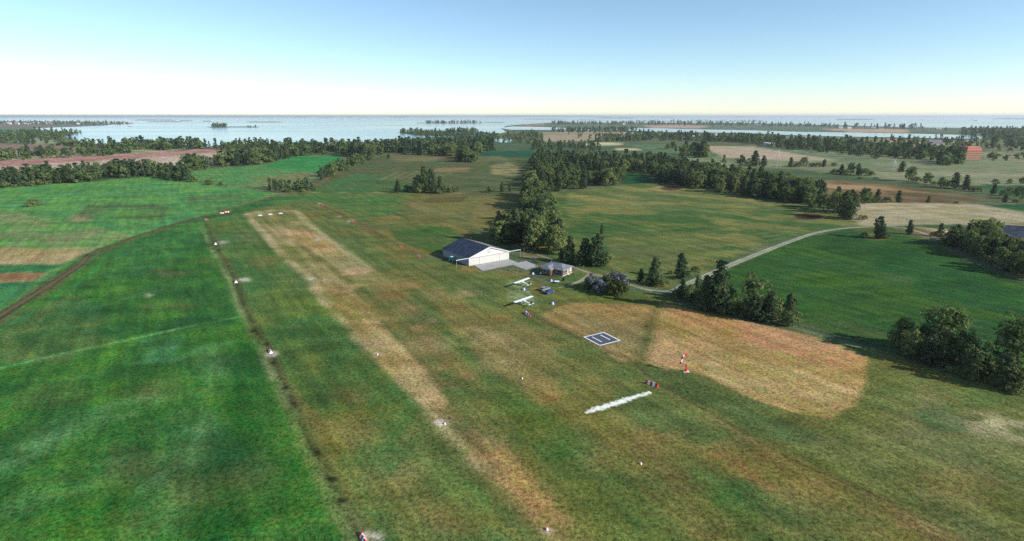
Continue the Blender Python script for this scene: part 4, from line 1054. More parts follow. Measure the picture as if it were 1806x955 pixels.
def dome(px, py, r, paint, label, group, rot=0.0, n=8, name='marker_dome'):
    t = thing(name, label, 'marker', at(px, py), rot, group)
    for col, par in ((M['marker_white'], 0), (paint, 1)):
        mb = MB()
        for g in range(n):
            if g % 2 != par: continue
            a0, a1 = 2 * PI * g / n, 2 * PI * (g + 1) / n
            vs = []
            for k in range(6):
                e = (PI / 2) * k / 5
                for a in np.linspace(a0, a1, 4):
                    vs.append((r * math.cos(e) * math.cos(a), r * math.cos(e) * math.sin(a), r * 1.25 * math.sin(e)))
            fs = [(k * 4 + i, k * 4 + i + 1, k * 4 + 4 + i + 1, k * 4 + 4 + i) for k in range(5) for i in range(3)]
            mb.add(vs, fs)
        mb.build('gore', col, t, smooth=True)
    return t
G1 = 'blue and white domes round the parking grass'
for px, py, lb in ((940.5, 484.2, 'blue and white dome nearest the concrete apron'), (973, 496.5, 'blue and white dome in front of the clubhouse porch'), (925, 511.8, 'blue and white dome between the two aeroplanes'),
                   (975.6, 536.8, 'blue and white dome below the two parked cars'), (928.3, 553.2, 'blue and white dome touching the end of a striped board')):
    dome(px, py, 0.72, M['marker_blue'], lb, G1, rot=math.radians(200), n=4)
G2 = 'small white and red domes along the runway'
for px, py, lb in ((964.5, 934, 'small white and red dome nearest the bottom edge of the picture'), (784.5, 748, 'small white and red dome on the worn runway edge, in pale soil'), (1130, 818.5, 'small white and red dome in the grass below the white painted line'),
                   (921, 668.5, 'small white and red dome in the grass left of the white line'), (666, 626, 'small white and red dome high up on the left runway edge')):
    dome(px, py, 0.3, M['red_paint'], lb, G2, rot=math.radians(20), n=6, name='runway_dome')
for px, py, lb in ((458.5, 380.2, 'left one of three white slabs across the far runway end'), (476.5, 378.3, 'middle one of three white slabs across the far runway end'), (495, 376.6, 'right one of three white slabs across the far runway end')):
    mb = MB(); mb.box((0, 0, 0.09), (2.4, 4.2, 0.12), taper=0.96); o = mb.build('threshold_slab', M['marker_white'], loc=at(px, py), rotz=RWA + PI / 2)
    tag(o, lb, 'marker', 'white slabs at the runway end')

# ------------------------------------------------------------------ helipad
def helipad():
    q = [at(*p) for p in ((1032.5, 597), (1060.5, 584.8), (1090.5, 599.8), (1062, 612.6))]   # left, far, right, near
    c = sum(q, Vector()) / 4
    u = ((q[2] - q[1]) + (q[3] - q[0])).normalized()   # along the bars
    v = Vector((-u.y, u.x, 0))
    S = ((q[2] - q[1]).length + (q[3] - q[0]).length) / 2; T = ((q[1] - q[0]).length + (q[2] - q[3]).length) / 2
    t = thing('helipad', 'square dark helipad with white border and two white bars', 'helipad', c, math.atan2(u.y, u.x))
    mb = MB(); mb.box((0, 0, 0.05), (S, T, 0.1)); mb.build('slab', M['pad'], t)
    mb = MB(); w = 0.42; z = 0.104
    for s in (-1, 1):
        mb.box((0, s * (T / 2 - w / 2), z), (S, w, 0.008)); mb.box((s * (S / 2 - w / 2), 0, z), (w, T - 2 * w, 0.008))
    mb.build('border', M['marker_white'], t)
    for s in (-1, 1):
        mb = MB(); mb.box((-0.045 * S, s * T * 0.2, z), (S * 0.57, 0.36, 0.008)); mb.build('bar', M['marker_white'], t)
    for x, y in ((-.28, .25), (-.32, .08), (.16, .25), (.2, .06), (-.12, -.06), (-.2, -.25), (.1, -.08), (.02, -.26)):
        mb = MB(); mb.box((x * S, y * T, z - 0.001), (0.32, 0.42, 0.006)); mb.build('tile', M['pad_blue'], t)
M['pad'] = surf('pad', (0.075, 0.085, 0.105), 0.8, var=0.1)
M['pad_blue'] = surf('pad_blue', (0.10, 0.16, 0.22), 0.8, var=0.1)
helipad()

# low fence beside the helipad
def low_fence():
    a, b = at(940, 557.5), at(1096, 631)
    d = b - a; n = int(d.length / 1.1)
    t = thing('low_fence', 'low dark post and wire fence running past the helipad', 'fence', a, math.atan2(d.y, d.x))
    L_ = d.length
    for k in range(min(n, 95) + 1):
        x = L_ * k / n
        mb = MB(); mb.box((x, 0, 0.28), (0.1, 0.1, 0.56)); mb.build('post', M['dark_timber'], t)
    mb = MB(); mb.box((L_ / 2, 0, 0.5), (L_, 0.03, 0.05)); mb.build('wire', M['dark_timber'], t)
low_fence()

# ------------------------------------------------------------------ windsock
def windsock():
    p = at(1209.5, 655.5); H = 5.15
    t = thing('windsock', 'limp red and white windsock on a pole with red foot', 'windsock', p, 0)
    mb = MB(); mb.box((0.1, -0.1, 0.06), (1.5, 1.1, 0.12)); mb.build('footing', M['concrete_white'], t)
    mb = MB(); mb.tube((0, 0, 0.12), (0, 0, H), 0.045, 0.03, n=8); mb.build('pole', M['grey_metal'], t)
    mb = MB()
    for a in (0.3, 0.3 + 2 * PI / 3, 0.3 + 4 * PI / 3):
        mb.tube((0.42 * math.cos(a), 0.42 * math.sin(a), 0.12), (0.06 * math.cos(a), 0.06 * math.sin(a), 2.1), 0.045, n=6)
    for z, k in ((0.55, 0.34), (1.1, 0.24), (1.6, 0.15)):
        pts = [(k * math.cos(0.3 + i * 2 * PI / 3), k * math.sin(0.3 + i * 2 * PI / 3), z) for i in range(3)]
        for i in range(3): mb.tube(pts[i], pts[(i + 1) % 3], 0.03, n=5)
    mb.build('mast_brace', M['red_paint'], t)
    mb = MB(); mb.loft([[(0.46 * math.cos(a), 0.46 * math.sin(a), 0.12) for a in np.linspace(0, 2 * PI, 8)[:-1]], [(0.33 * math.cos(a), 0.33 * math.sin(a), 0.62) for a in np.linspace(0, 2 * PI, 8)[:-1]]]); mb.build('skirt', M['red_paint'], t)
    mb = MB(); mb.tube((0, 0, 1.95), (0, 0, 2.2), 0.1, n=8); mb.build('collar', M['red_paint'], t)
    # sock centre line: leaves the pole level, then hangs
    path = [Vector((-0.06, 0, H - 0.35)), Vector((-0.8, 0.0, H - 0.36)), Vector((-1.15, -0.05, H - 0.75)), Vector((-1.35, -0.1, H - 1.55)), Vector((-1.52, -0.15, H - 2.3)), Vector((-1.68, -0.2, H - 3.0))]
    rad = [0.34, 0.33, 0.31, 0.28, 0.25, 0.22]
    def ring(i, n=14):
        d = (path[min(i + 1, 5)] - path[max(i - 1, 0)]).normalized()
        w = Vector((0, 1, 0)); w = (w - d * w.dot(d)).normalized(); u = d.cross(w)
        return [path[i] + (u * math.cos(2 * PI * k / n) + w * math.sin(2 * PI * k / n)) * rad[i] for k in range(n)]
    for i in range(5):
        mb = MB(); mb.loft([ring(i), ring(i + 1)], caps=(i in (0, 4)))
        mb.build('sock_band', M['red_paint'] if i % 2 == 0 else M['marker_white'], t, smooth=False)
windsock()

# ------------------------------------------------------------------ yard clutter round the clubhouse
def clutter():
    t = thing('picnic_table', 'white topped low table with an orange end on the grass by the clubhouse', 'table', at(983, 499.5), math.radians(-5))
    mb = MB(); mb.box((-0.2, 0, 0.72), (1.9, 1.7, 0.08)); mb.build('tabletop', M['marker_white'], t)
    mb = MB(); mb.box((0.98, -0.1, 0.70), (0.42, 1.5, 0.08)); mb.build('end_board', surf('orange_board', (0.5, 0.2, 0.1)), t)
    for x in (-1.0, 1.0):
        for y in (-0.7, 0.7):
            mb = MB(); mb.box((x, y, 0.34), (0.1, 0.1, 0.68)); mb.build('leg', M['dark_timber'], t)
    t = thing('slatted_bin', 'dark brown slatted bin standing in front of the clubhouse corner', 'bin', at(994.2, 495.2), math.radians(-30))
    mb = MB(); mb.box((0, 0, 0.08), (1.0, 1.0, 0.16)); mb.build('base', M['dark_timber'], t)
    mb = MB()
    for k in range(5):
        for s in (-1, 1):
            mb.box((0, s * 0.48, 0.25 + k * 0.2), (1.0, 0.04, 0.15)); mb.box((s * 0.48, 0, 0.25 + k * 0.2), (0.04, 0.92, 0.15))
    mb.build('slatted_side', M['dark_timber'], t)
    t = thing('water_trough', 'long pale blue trough at the back edge of the concrete apron', 'trough', at(941.5, 458), math.radians(-30))
    mb = MB()
    for s in (-1, 1): mb.box((0, s * 0.42, 0.4), (3.0, 0.06, 0.6)); mb.box((s * 1.47, 0, 0.4), (0.06, 0.78, 0.6))
    mb.box((0, 0, 0.2), (2.9, 0.8, 0.1)); mb.build('tank', M['pale_blue'], t)
    for s in (-1, 1):
        mb = MB(); mb.box((s * 1.2, 0, 0.07), (0.15, 0.9, 0.14)); mb.build('foot', M['dark_timber'], t)
    for px, py, lb in ((940.5, 463.4, 'dark bench nearer the hangar on the rear edge of the apron'), (945.8, 465.6, 'dark bench nearer the clubhouse on the rear edge of the apron')):
        t = thing('bench', lb, 'bench', at(px, py), math.radians(-32), 'benches on the apron')
        mb = MB(); mb.box((0, 0, 0.45), (1.7, 0.42, 0.06)); mb.build('seat', M['dark_timber'], t)
        mb = MB(); mb.box((0, 0.22, 0.72), (1.7, 0.05, 0.34)); mb.build('backrest', M['dark_timber'], t)
        for s in (-1, 1):
            mb = MB(); mb.box((s * 0.7, 0, 0.21), (0.08, 0.4, 0.42)); mb.build('leg', M['dark_timber'], t)
    for px, py, h, lb in ((1015.5, 492, 4.6, 'thin grey lamp post on the drive right of the clubhouse'), (1028, 486, 4.2, 'thin grey lamp post where the drive meets the meadow'), (924, 452, 4.0, 'thin grey lamp post behind the hangar end of the apron')):
        t = thing('lamp_post', lb, 'lamp post', at(px, py), 0.4, 'lamp posts by the clubhouse')
        mb = MB(); mb.tube((0, 0, 0), (0, 0, h), 0.05, 0.035, n=6); mb.build('pole', M['grey_metal'], t)
        mb = MB(); mb.box((0.2, 0, h), (0.5, 0.16, 0.08)); mb.build('lamp_head', M['grey_metal'], t)
clutter()

# ------------------------------------------------------------------ large brick building
def brick_block():
    p = at(1703, 281.5)
    W, D, H, RH = 24.0, 20.0, 14.6, 4.6
    t = thing('brick_building', 'tall red brick building with tiled mansard roof and rows of windows', 'building', p, math.radians(4))
    mb = MB(); mb.box((W / 2, D / 2, H / 2), (W, D, H)); mb.build('wall', M['red_brick'], t)
    mb = MB(); i = 2.6
    mb.loft([[(-.3, -.3, H), (W + .3, -.3, H), (W + .3, D + .3, H), (-.3, D + .3, H)], [(i, i, H + RH), (W - i, i, H + RH), (W - i, D - i, H + RH), (i, D - i, H + RH)]]); mb.build('roof', M['orange_tile'], t)
    wm = MB(); wm.box((0, -0.04, 0), (1.05, 0.12, 1.7)); first = None
    proto = wm.build('window', M['glass'], t); pm = proto.data
    k = 0
    for fl in range(4):
        z = 2.1 + fl * 3.4
        for c in range(10):
            o = proto if k == 0 else link_mesh('window', pm, t)
            o.location = (1.5 + c * 2.33, 0, z); k += 1
        for c in range(8):
            o = link_mesh('window', pm, t); o.location = (0, 1.7 + c * 2.37, z); o.rotation_euler = (0, 0, -PI / 2)
    dm = MB(); dm.box((0, 0.9, 0.7), (1.5, 1.8, 1.4)); dm.prism([(-0.9, 0, 1.4), (0.9, 0, 1.4), (0, 0, 2.1)], (0, -0.1, 0), (0, 2.2, 0))
    dp = dm.build('dormer', M['orange_tile'], t); dmesh = dp.data
    gm = MB(); gm.box((0, -0.03, 0.75), (1.0, 0.08, 1.1)); g0 = gm.build('pane', M['glass'], dp)
    for c in range(7):
        o = dp if c == 0 else link_mesh('dormer', dmesh, t)
        if c: link_mesh('pane', g0.data, o)
        o.location = (3.3 + c * 2.9, 0.75, H + 1.1)
    for c in range(6):
        o = link_mesh('dormer', dmesh, t); link_mesh('pane', g0.data, o)
        o.location = (0.75, 3.0 + c * 2.8, H + 1.1); o.rotation_euler = (0, 0, -PI / 2)
brick_block()

# ------------------------------------------------------------------ gabled houses and barns
def gable_building(name, label, cat, p, rot, L_, W, H, R, wall, roof, group=None, win=True, door=True):
    t = thing(name, label, cat, p, rot, group)
    mb = MB(); mb.prism([(0, -W / 2, 0), (0, W / 2, 0), (0, W / 2, H), (0, 0, H + R - 0.1), (0, -W / 2, H)], (-L_ / 2, 0, 0), (L_ / 2, 0, 0)); mb.build('wall', wall, t)
    mb = MB(); ov = 0.5; sl = R / (W / 2)
    for s in (-1, 1):
        mb.prism([(0, s * (W / 2 + ov), H - sl * ov), (0, 0, H + R), (0, 0, H + R + 0.2), (0, s * (W / 2 + ov), H - sl * ov + 0.2)], (-L_ / 2 - ov, 0, 0), (L_ / 2 + ov, 0, 0))
    mb.build('roof', roof, t)
    if win:
        n = max(2, int(L_ / 5))
        for s in (-1, 1):
            for k in range(n):
                mb = MB(); mb.box((-L_ / 2 + L_ * (k + 0.5) / n, s * (W / 2 + 0.02), H * 0.55), (1.2, 0.08, 1.2)); mb.build('window', M['glass'], t)
    if door:
        mb = MB(); mb.box((L_ / 2 + 0.02, 0, 1.3), (0.08, min(W * 0.4, 3.0), 2.6)); mb.build('door', M['dark_timber'], t)
    return t
gable_building('barn', 'large barn with dark slate roof behind trees at the right edge', 'barn', at(1794, 428), math.radians(-22), 26, 15, 3.6, 5.2, M['dark_timber'], M['slate_navy_and_shade'])
gable_building('farm_shed', 'small pale shed showing through the trees beside the dark barn', 'shed', at(1763, 430), math.radians(20), 7, 5, 2.4, 1.6, M['far_wall'], M['felt_grey'])
gable_building('warehouse', 'long low pale grey warehouse among trees below the lagoon', 'warehouse', at(1214, 245), math.radians(6), 46, 16, 5.5, 3.4, M['far_wall'], M['far_roof_grey'])
gable_building('farmhouse', 'small house with reddish roof at the end of the long grey warehouse', 'house', at(1231, 245), math.radians(80), 12, 9, 4.5, 3.5, M['far_wall'], M['far_roof'])
gable_building('farmhouse', 'white walled house peeking out of trees just below the lagoon', 'house', at(1263, 240), math.radians(10), 11, 9, 5, 3, M['concrete_white'], M['far_roof_grey'])
gable_building('farmhouse', 'pale house standing left of a white tent shaped hut among trees', 'house', at(1279, 247), math.radians(4), 13, 9, 5, 3.2, M['cream'], M['far_roof'])
gable_building('hut', 'white tent shaped hut at the wood edge right of a pale house', 'hut', at(1287, 248), math.radians(60), 7, 6, 2.4, 4, M['concrete_white'], M['marker_white'], win=False)
gable_building('farm_barn', 'pale barn at the left end of the wood above the pinkish field', 'barn', at(1356, 258.5), math.radians(-8), 20, 12, 5, 4, M['far_wall'], M['far_roof_grey'])
gable_building('farm_barn', 'pale roofed barn half hidden in the middle of the distant wood', 'barn', at(1418, 249), math.radians(-6), 34, 16, 6, 6, M['far_wall'], surf('olive_roof', (0.33, 0.33, 0.25), var=0.1, scale=0.1))
gable_building('manor', 'large grey pink house standing behind the wood left of the brick building', 'house', at(1647, 259), math.radians(-6), 26, 16, 8, 7, M['far_wall'], surf('mauve_roof', (0.17, 0.15, 0.16), var=0.1, scale=0.1))
gable_building('farmhouse', 'grey roofed house at the lagoon end right of the grey pink house', 'house', at(1667, 248), math.radians(0), 22, 10, 4, 4, M['far_wall'], M['far_roof_grey'])
gable_building('farmhouse', 'small house with pinkish wall glimpsed inside the long tree belt', 'house', at(1409, 342), math.radians(20), 8, 6, 3, 2.5, M['cream'], M['far_roof'])
gable_building('summer_house', 'pale house among the trees on the long flat island', 'house', at(814, 217.4), math.radians(10), 26, 18, 16, 7, M['cream'], M['far_roof'])
for px, py in ((1338, 222.5), (1482, 227), (1497, 227.5), (1540, 228.5), (1655, 229.6), (1100, 220)):
    gable_building('lakeside_house', 'pale house among the scattered trees beyond the lagoon', 'house', at(px, py), rng.uniform(-.4, .4), 22, 13, 6, 4, M['far_wall'], M['far_roof_grey'], 'houses beyond the lagoon', win=False, door=False)

def village():
    protos = []
    for k, (wm, rm) in enumerate(((M['far_wall'], M['far_roof']), (M['concrete_white'], M['far_roof']), (M['cream'], M['far_roof_grey']), (surf('pink_wall', (0.5, 0.36, 0.32)), M['far_roof']))):
        L_, W, H, R = 24, 15, 9, 6
        mb = MB()
        mb.prism([(0, -W / 2, 0), (0, W / 2, 0), (0, W / 2, H), (0, 0, H + R - 0.1), (0, -W / 2, H)], (-L_ / 2, 0, 0), (L_ / 2, 0, 0), 0)
        for s in (-1, 1):
            mb.prism([(0, s * (W / 2 + .6), H - .4), (0, 0, H + R), (0, 0, H + R + 0.4), (0, s * (W / 2 + .6), H)], (-L_ / 2 - .6, 0, 0), (L_ / 2 + .6, 0, 0), 1)
        protos.append(mb.build('village_house', [wm, rm]))
    i = 0
    for (x, y) in [(rng.uniform(5, 175), rng.uniform(216.6, 219.6)) for _ in range(48)] + [(rng.uniform(170, 232), rng.uniform(217.0, 219)) for _ in range(16)]:
        o = protos[i] if i < 4 else protos[i % 4].copy()
        if i >= 4: COL.objects.link(o)
        o.location = at(x, y); o.rotation_euler = (0, 0, rng.uniform(0, PI)); o.scale = [rng.uniform(0.5, 1.0)] * 3
        tag(o, 'tiny pale house in the village on the far peninsula', 'house', 'village houses on the far peninsula'); i += 1
village()

# ------------------------------------------------------------------ power pylons
def pylon(px, py, hpx, label):
    p = at(px, py); H = hpx * mpp(px, py) / 0.97
    t = thing('power_pylon', label, 'pylon', p, 0.3, 'power pylons in the pale fields')
    mb = MB(); b, tp = 3.2, 0.35
    def leg(sx, sy, z): 
        k = z / H; w = b * (1 - k) + tp * k
        return Vector((sx * w, sy * w, z))
    for sx in (-1, 1):
        for sy in (-1, 1): mb.tube(leg(sx, sy, 0), leg(sx, sy, H), 0.09, n=4)
    zs = [H * k / 6 for k in range(7)]
    for k in range(6):
        for (s0, s1) in (((-1, -1), (1, -1)), ((1, -1), (1, 1)), ((1, 1), (-1, 1)), ((-1, 1), (-1, -1))):
            mb.tube(leg(*s0, zs[k]), leg(*s1, zs[k + 1]), 0.05, n=4)
    mb.build('lattice_tower', M['grey_metal'], t)
    mb = MB()
    for z, w in ((H * 0.98, 3.5), (H * 0.84, 5.0)): mb.box((0, 0, z), (w * 2, 0.2, 0.2))
    mb.build('cross_arm', M['grey_metal'], t)
pylon(1370, 296, 30, 'thin lattice pylon standing at the end of the pinkish field')
pylon(1575, 302, 19, 'thin lattice pylon beside a lone dark tree in the pale field')

# ------------------------------------------------------------------ trees
def clump_cloud(centers, radii, per, size, axis_out, seed, jit=0.55):
    """leaf sprays on the skin of each clump; returns verts, quads, tint"""
    r = np.random.default_rng(seed)
    n = len(centers)
    C = np.repeat(np.array(centers), per, 0); R = np.repeat(np.array(radii), per)
    tint = np.repeat(r.uniform(0, 1, n), per) * 0.75 + r.uniform(0, 0.25, n * per)
    d = r.normal(size=(n * per, 3)); d[:, 2] += 0.35; d /= np.linalg.norm(d, axis=1)[:, None]
    pos = C + d * (R * r.uniform(0.55, 1.08, n * per))[:, None]
    ao = pos.copy(); ao[:, 2] = (ao[:, 2] - 0.4) * 0.6; ao /= np.maximum(1e-6, np.linalg.norm(ao, axis=1))[:, None]
    nv = d + ao * axis_out + r.normal(size=d.shape) * jit; nv /= np.linalg.norm(nv, axis=1)[:, None]
    h = r.normal(size=d.shape); t1 = np.cross(nv, h); t1 /= np.linalg.norm(t1, axis=1)[:, None]; t2 = np.cross(nv, t1)
    s = size * r.uniform(0.65, 1.35, n * per)
    a = (s * r.uniform(0.8, 1.2, n * per))[:, None]; b = (s * r.uniform(0.5, 0.9, n * per))[:, None]
    V = np.stack([pos - t1 * a, pos - t2 * b, pos + t1 * a * 0.9, pos + t2 * b], 1).reshape(-1, 3)
    return V, np.repeat(tint, 4)

def shape_conifer(seed, low=False):
    r = np.random.default_rng(seed); C, R = [], []
    lv = 7 if low else 15
    lean = r.uniform(-0.04, 0.04, 2); wmax = r.uniform(0.17, 0.215); belly = r.uniform(0.2, 0.4)
    gaps = r.uniform(0, 2 * PI)
    for k in range(lv):
        z = 0.06 + 0.87 * k / (lv - 1)
        prof = 0.22 + 0.78 * (1 - max(0.0, (z - belly) / (1 - belly)) ** 1.25) if z > belly else 0.72 + 0.28 * z / belly
        rad = wmax * prof * r.uniform(0.68, 1.22)
        m = max(2, int((3 if low else 8) * (0.35 + 0.65 * prof)))
        a0 = r.uniform(0, 2 * PI)
        for i in range(m):
            a = a0 + 2 * PI * i / m + r.uniform(-.35, .35)
            q = rad * r.uniform(0.35, 1.0) * (1 + 0.28 * math.cos(a - gaps + 5 * z))
            C.append((q * math.cos(a) + lean[0] * z, q * math.sin(a) + lean[1] * z, z + r.uniform(-.025, .03))); R.append((0.095 if low else 0.060) * (0.6 + 0.5 * prof) * r.uniform(0.8, 1.2))
    C.append((lean[0], lean[1], 0.96)); R.append(0.036)
    return clump_cloud(C, R, 10 if low else 19, 0.066 if low else 0.026, 0.5, seed)

def shape_broadleaf(seed, low=False, squat=1.0):
    r = np.random.default_rng(seed); C, R = [], []
    nl = 6 if low else 12
    for k in range(nl):
        a = 2 * PI * k / nl * 1.9 + r.uniform(-.5, .5)
        z = 0.34 + 0.50 * ((k * 0.618) % 1.0) + r.uniform(-.03, .03)
        q = r.uniform(0.10, 0.27) * (1.15 - 0.6 * max(0, z - 0.55) / 0.35)
        lc = np.array((q * math.cos(a), q * math.sin(a), z)); lr = r.uniform(0.13, 0.185)
        m = 2 if low else 8
        for i in range(m):
            d = r.normal(size=3); d[2] += 0.3; d /= np.linalg.norm(d)
            C.append(tuple(lc + d * lr * r.uniform(0.5, 0.95))); R.append((0.13 if low else 0.068) * r.uniform(0.8, 1.25))
    if not low:
        for k in range(16):
            a = r.uniform(0, 2 * PI); C.append((0.28 * math.cos(a) * r.uniform(.5, 1), 0.26 * math.sin(a) * r.uniform(.5, 1), r.uniform(0.1, 0.3))); R.append(0.06)
    else:
        for k in range(4):
            a = r.uniform(0, 2 * PI); C.append((0.2 * math.cos(a), 0.2 * math.sin(a), 0.14)); R.append(0.13)
    return clump_cloud(C, R, 11 if low else 21, 0.085 if low else 0.028, 0.6, seed)

def shape_bush(seed, low=False):
    r = np.random.default_rng(seed); C, R = [], []
    m = 7 if low else 34
    for i in range(m):
        a = r.uniform(0, 2 * PI); e = r.uniform(0, 1)
        q = 0.62 * math.sqrt(r.uniform(0, 1)) * (1 - 0.35 * e)
        C.append((q * math.cos(a), q * math.sin(a), 0.16 + 0.66 * e * (1 - 0.5 * (q / 0.62) ** 2))); R.append((0.28 if low else 0.15) * r.uniform(0.7, 1.2))
    return clump_cloud(C, R, 10 if low else 24, 0.15 if low else 0.058, 0.6, seed)

def quads_mesh(name, V, tint, mats):
    n = len(V) // 4
    me = bpy.data.meshes.new(name)
    me.vertices.add(len(V)); me.vertices.foreach_set('co', V.astype(np.float32).ravel())
    me.loops.add(len(V)); me.loops.foreach_set('vertex_index', np.arange(len(V), dtype=np.int32))
    me.polygons.add(n); me.polygons.foreach_set('loop_start', np.arange(n, dtype=np.int32) * 4)
    a = me.attributes.new('tint', 'FLOAT', 'POINT'); a.data.foreach_set('value', tint.astype(np.float32))
    for m in mats: me.materials.append(m)
    me.update(calc_edges=True)
    return me

def trunk_mesh(seed, kind):
    r = np.random.default_rng(seed); mb = MB()
    top = 0.9 if kind == 'conifer' else 0.55
    w = 0.018 if kind == 'conifer' else 0.024
    mb.tube((0, 0, -0.01), (0, 0, top * 0.5), w, w * 0.7, 7); mb.tube((0, 0, top * 0.5), (r.uniform(-.01, .01), 0, top), w * 0.7, w * 0.25, 6)
    for k in range(9 if kind == 'conifer' else 7):
        z = top * r.uniform(0.25, 0.9); a = r.uniform(0, 2 * PI); q = (0.14 if kind == 'conifer' else 0.22) * (1.1 - z * 0.7)
        mb.tube((0, 0, z), (q * math.cos(a), q * math.sin(a), z + (0.0 if kind == 'conifer' else 0.16)), w * 0.35, w * 0.12, 4)
    me = bpy.data.meshes.new('trunk'); me.from_pydata(mb.v, [], mb.f); me.materials.append(M['bark'])
    return me

CROWN, TRUNK, WHOLE, LOW = {}, {}, {}, {}
SHP = {'conifer': shape_conifer, 'broadleaf': shape_broadleaf, 'bush': shape_bush, 'lilac': shape_bush, 'olive': shape_bush}
for kd, nv in (('conifer', 7), ('broadleaf', 7), ('bush', 4), ('lilac', 2), ('olive', 2)):
    CROWN[kd] = []
    for k in range(nv):
        V, t = SHP[kd](100 * len(kd) + k * 7 + 1)
        CROWN[kd].append(quads_mesh('crown', V, t, [LEAF[kd]]))
    LOW[kd] = [SHP[kd](900 + k * 3 + len(kd), True) for k in range(6)]
    TRUNK[kd] = [trunk_mesh(40 + k, kd) for k in range(2)]
NAME = {'conifer': 'conifer_tree', 'broadleaf': 'broadleaf_tree', 'bush': 'bush', 'lilac': 'flowering_bush', 'olive': 'bush'}
CAT = {'conifer': 'tree', 'broadleaf': 'tree', 'bush': 'bush', 'lilac': 'bush', 'olive': 'bush'}
tree_log = []

def tree(kd, p, h, label, group=None, wide=1.0, var=None):
    """h in metres"""
    k = int(rng.integers(0, len(CROWN[kd]))) if var is None else var
    t = thing(NAME[kd], label, CAT[kd], p, rng.uniform(0, 2 * PI), group)
    sw = h * wide
    c = link_mesh('crown' if CAT[kd] == 'tree' else 'foliage', CROWN[kd][k % len(CROWN[kd])], t); c.scale = (sw, sw, h)
    tr = link_mesh('trunk' if CAT[kd] == 'tree' else 'stem', TRUNK[kd][k % 2], t); tr.scale = (h, h, h * (1.0 if CAT[kd] == 'tree' else 0.7))
    return t

def tree_px(kd, px, py, hpx, label, wide=1.0, group=None):
    return tree(kd, at(px, py), hpx * mpp(px, py) / CP, label, group, wide)

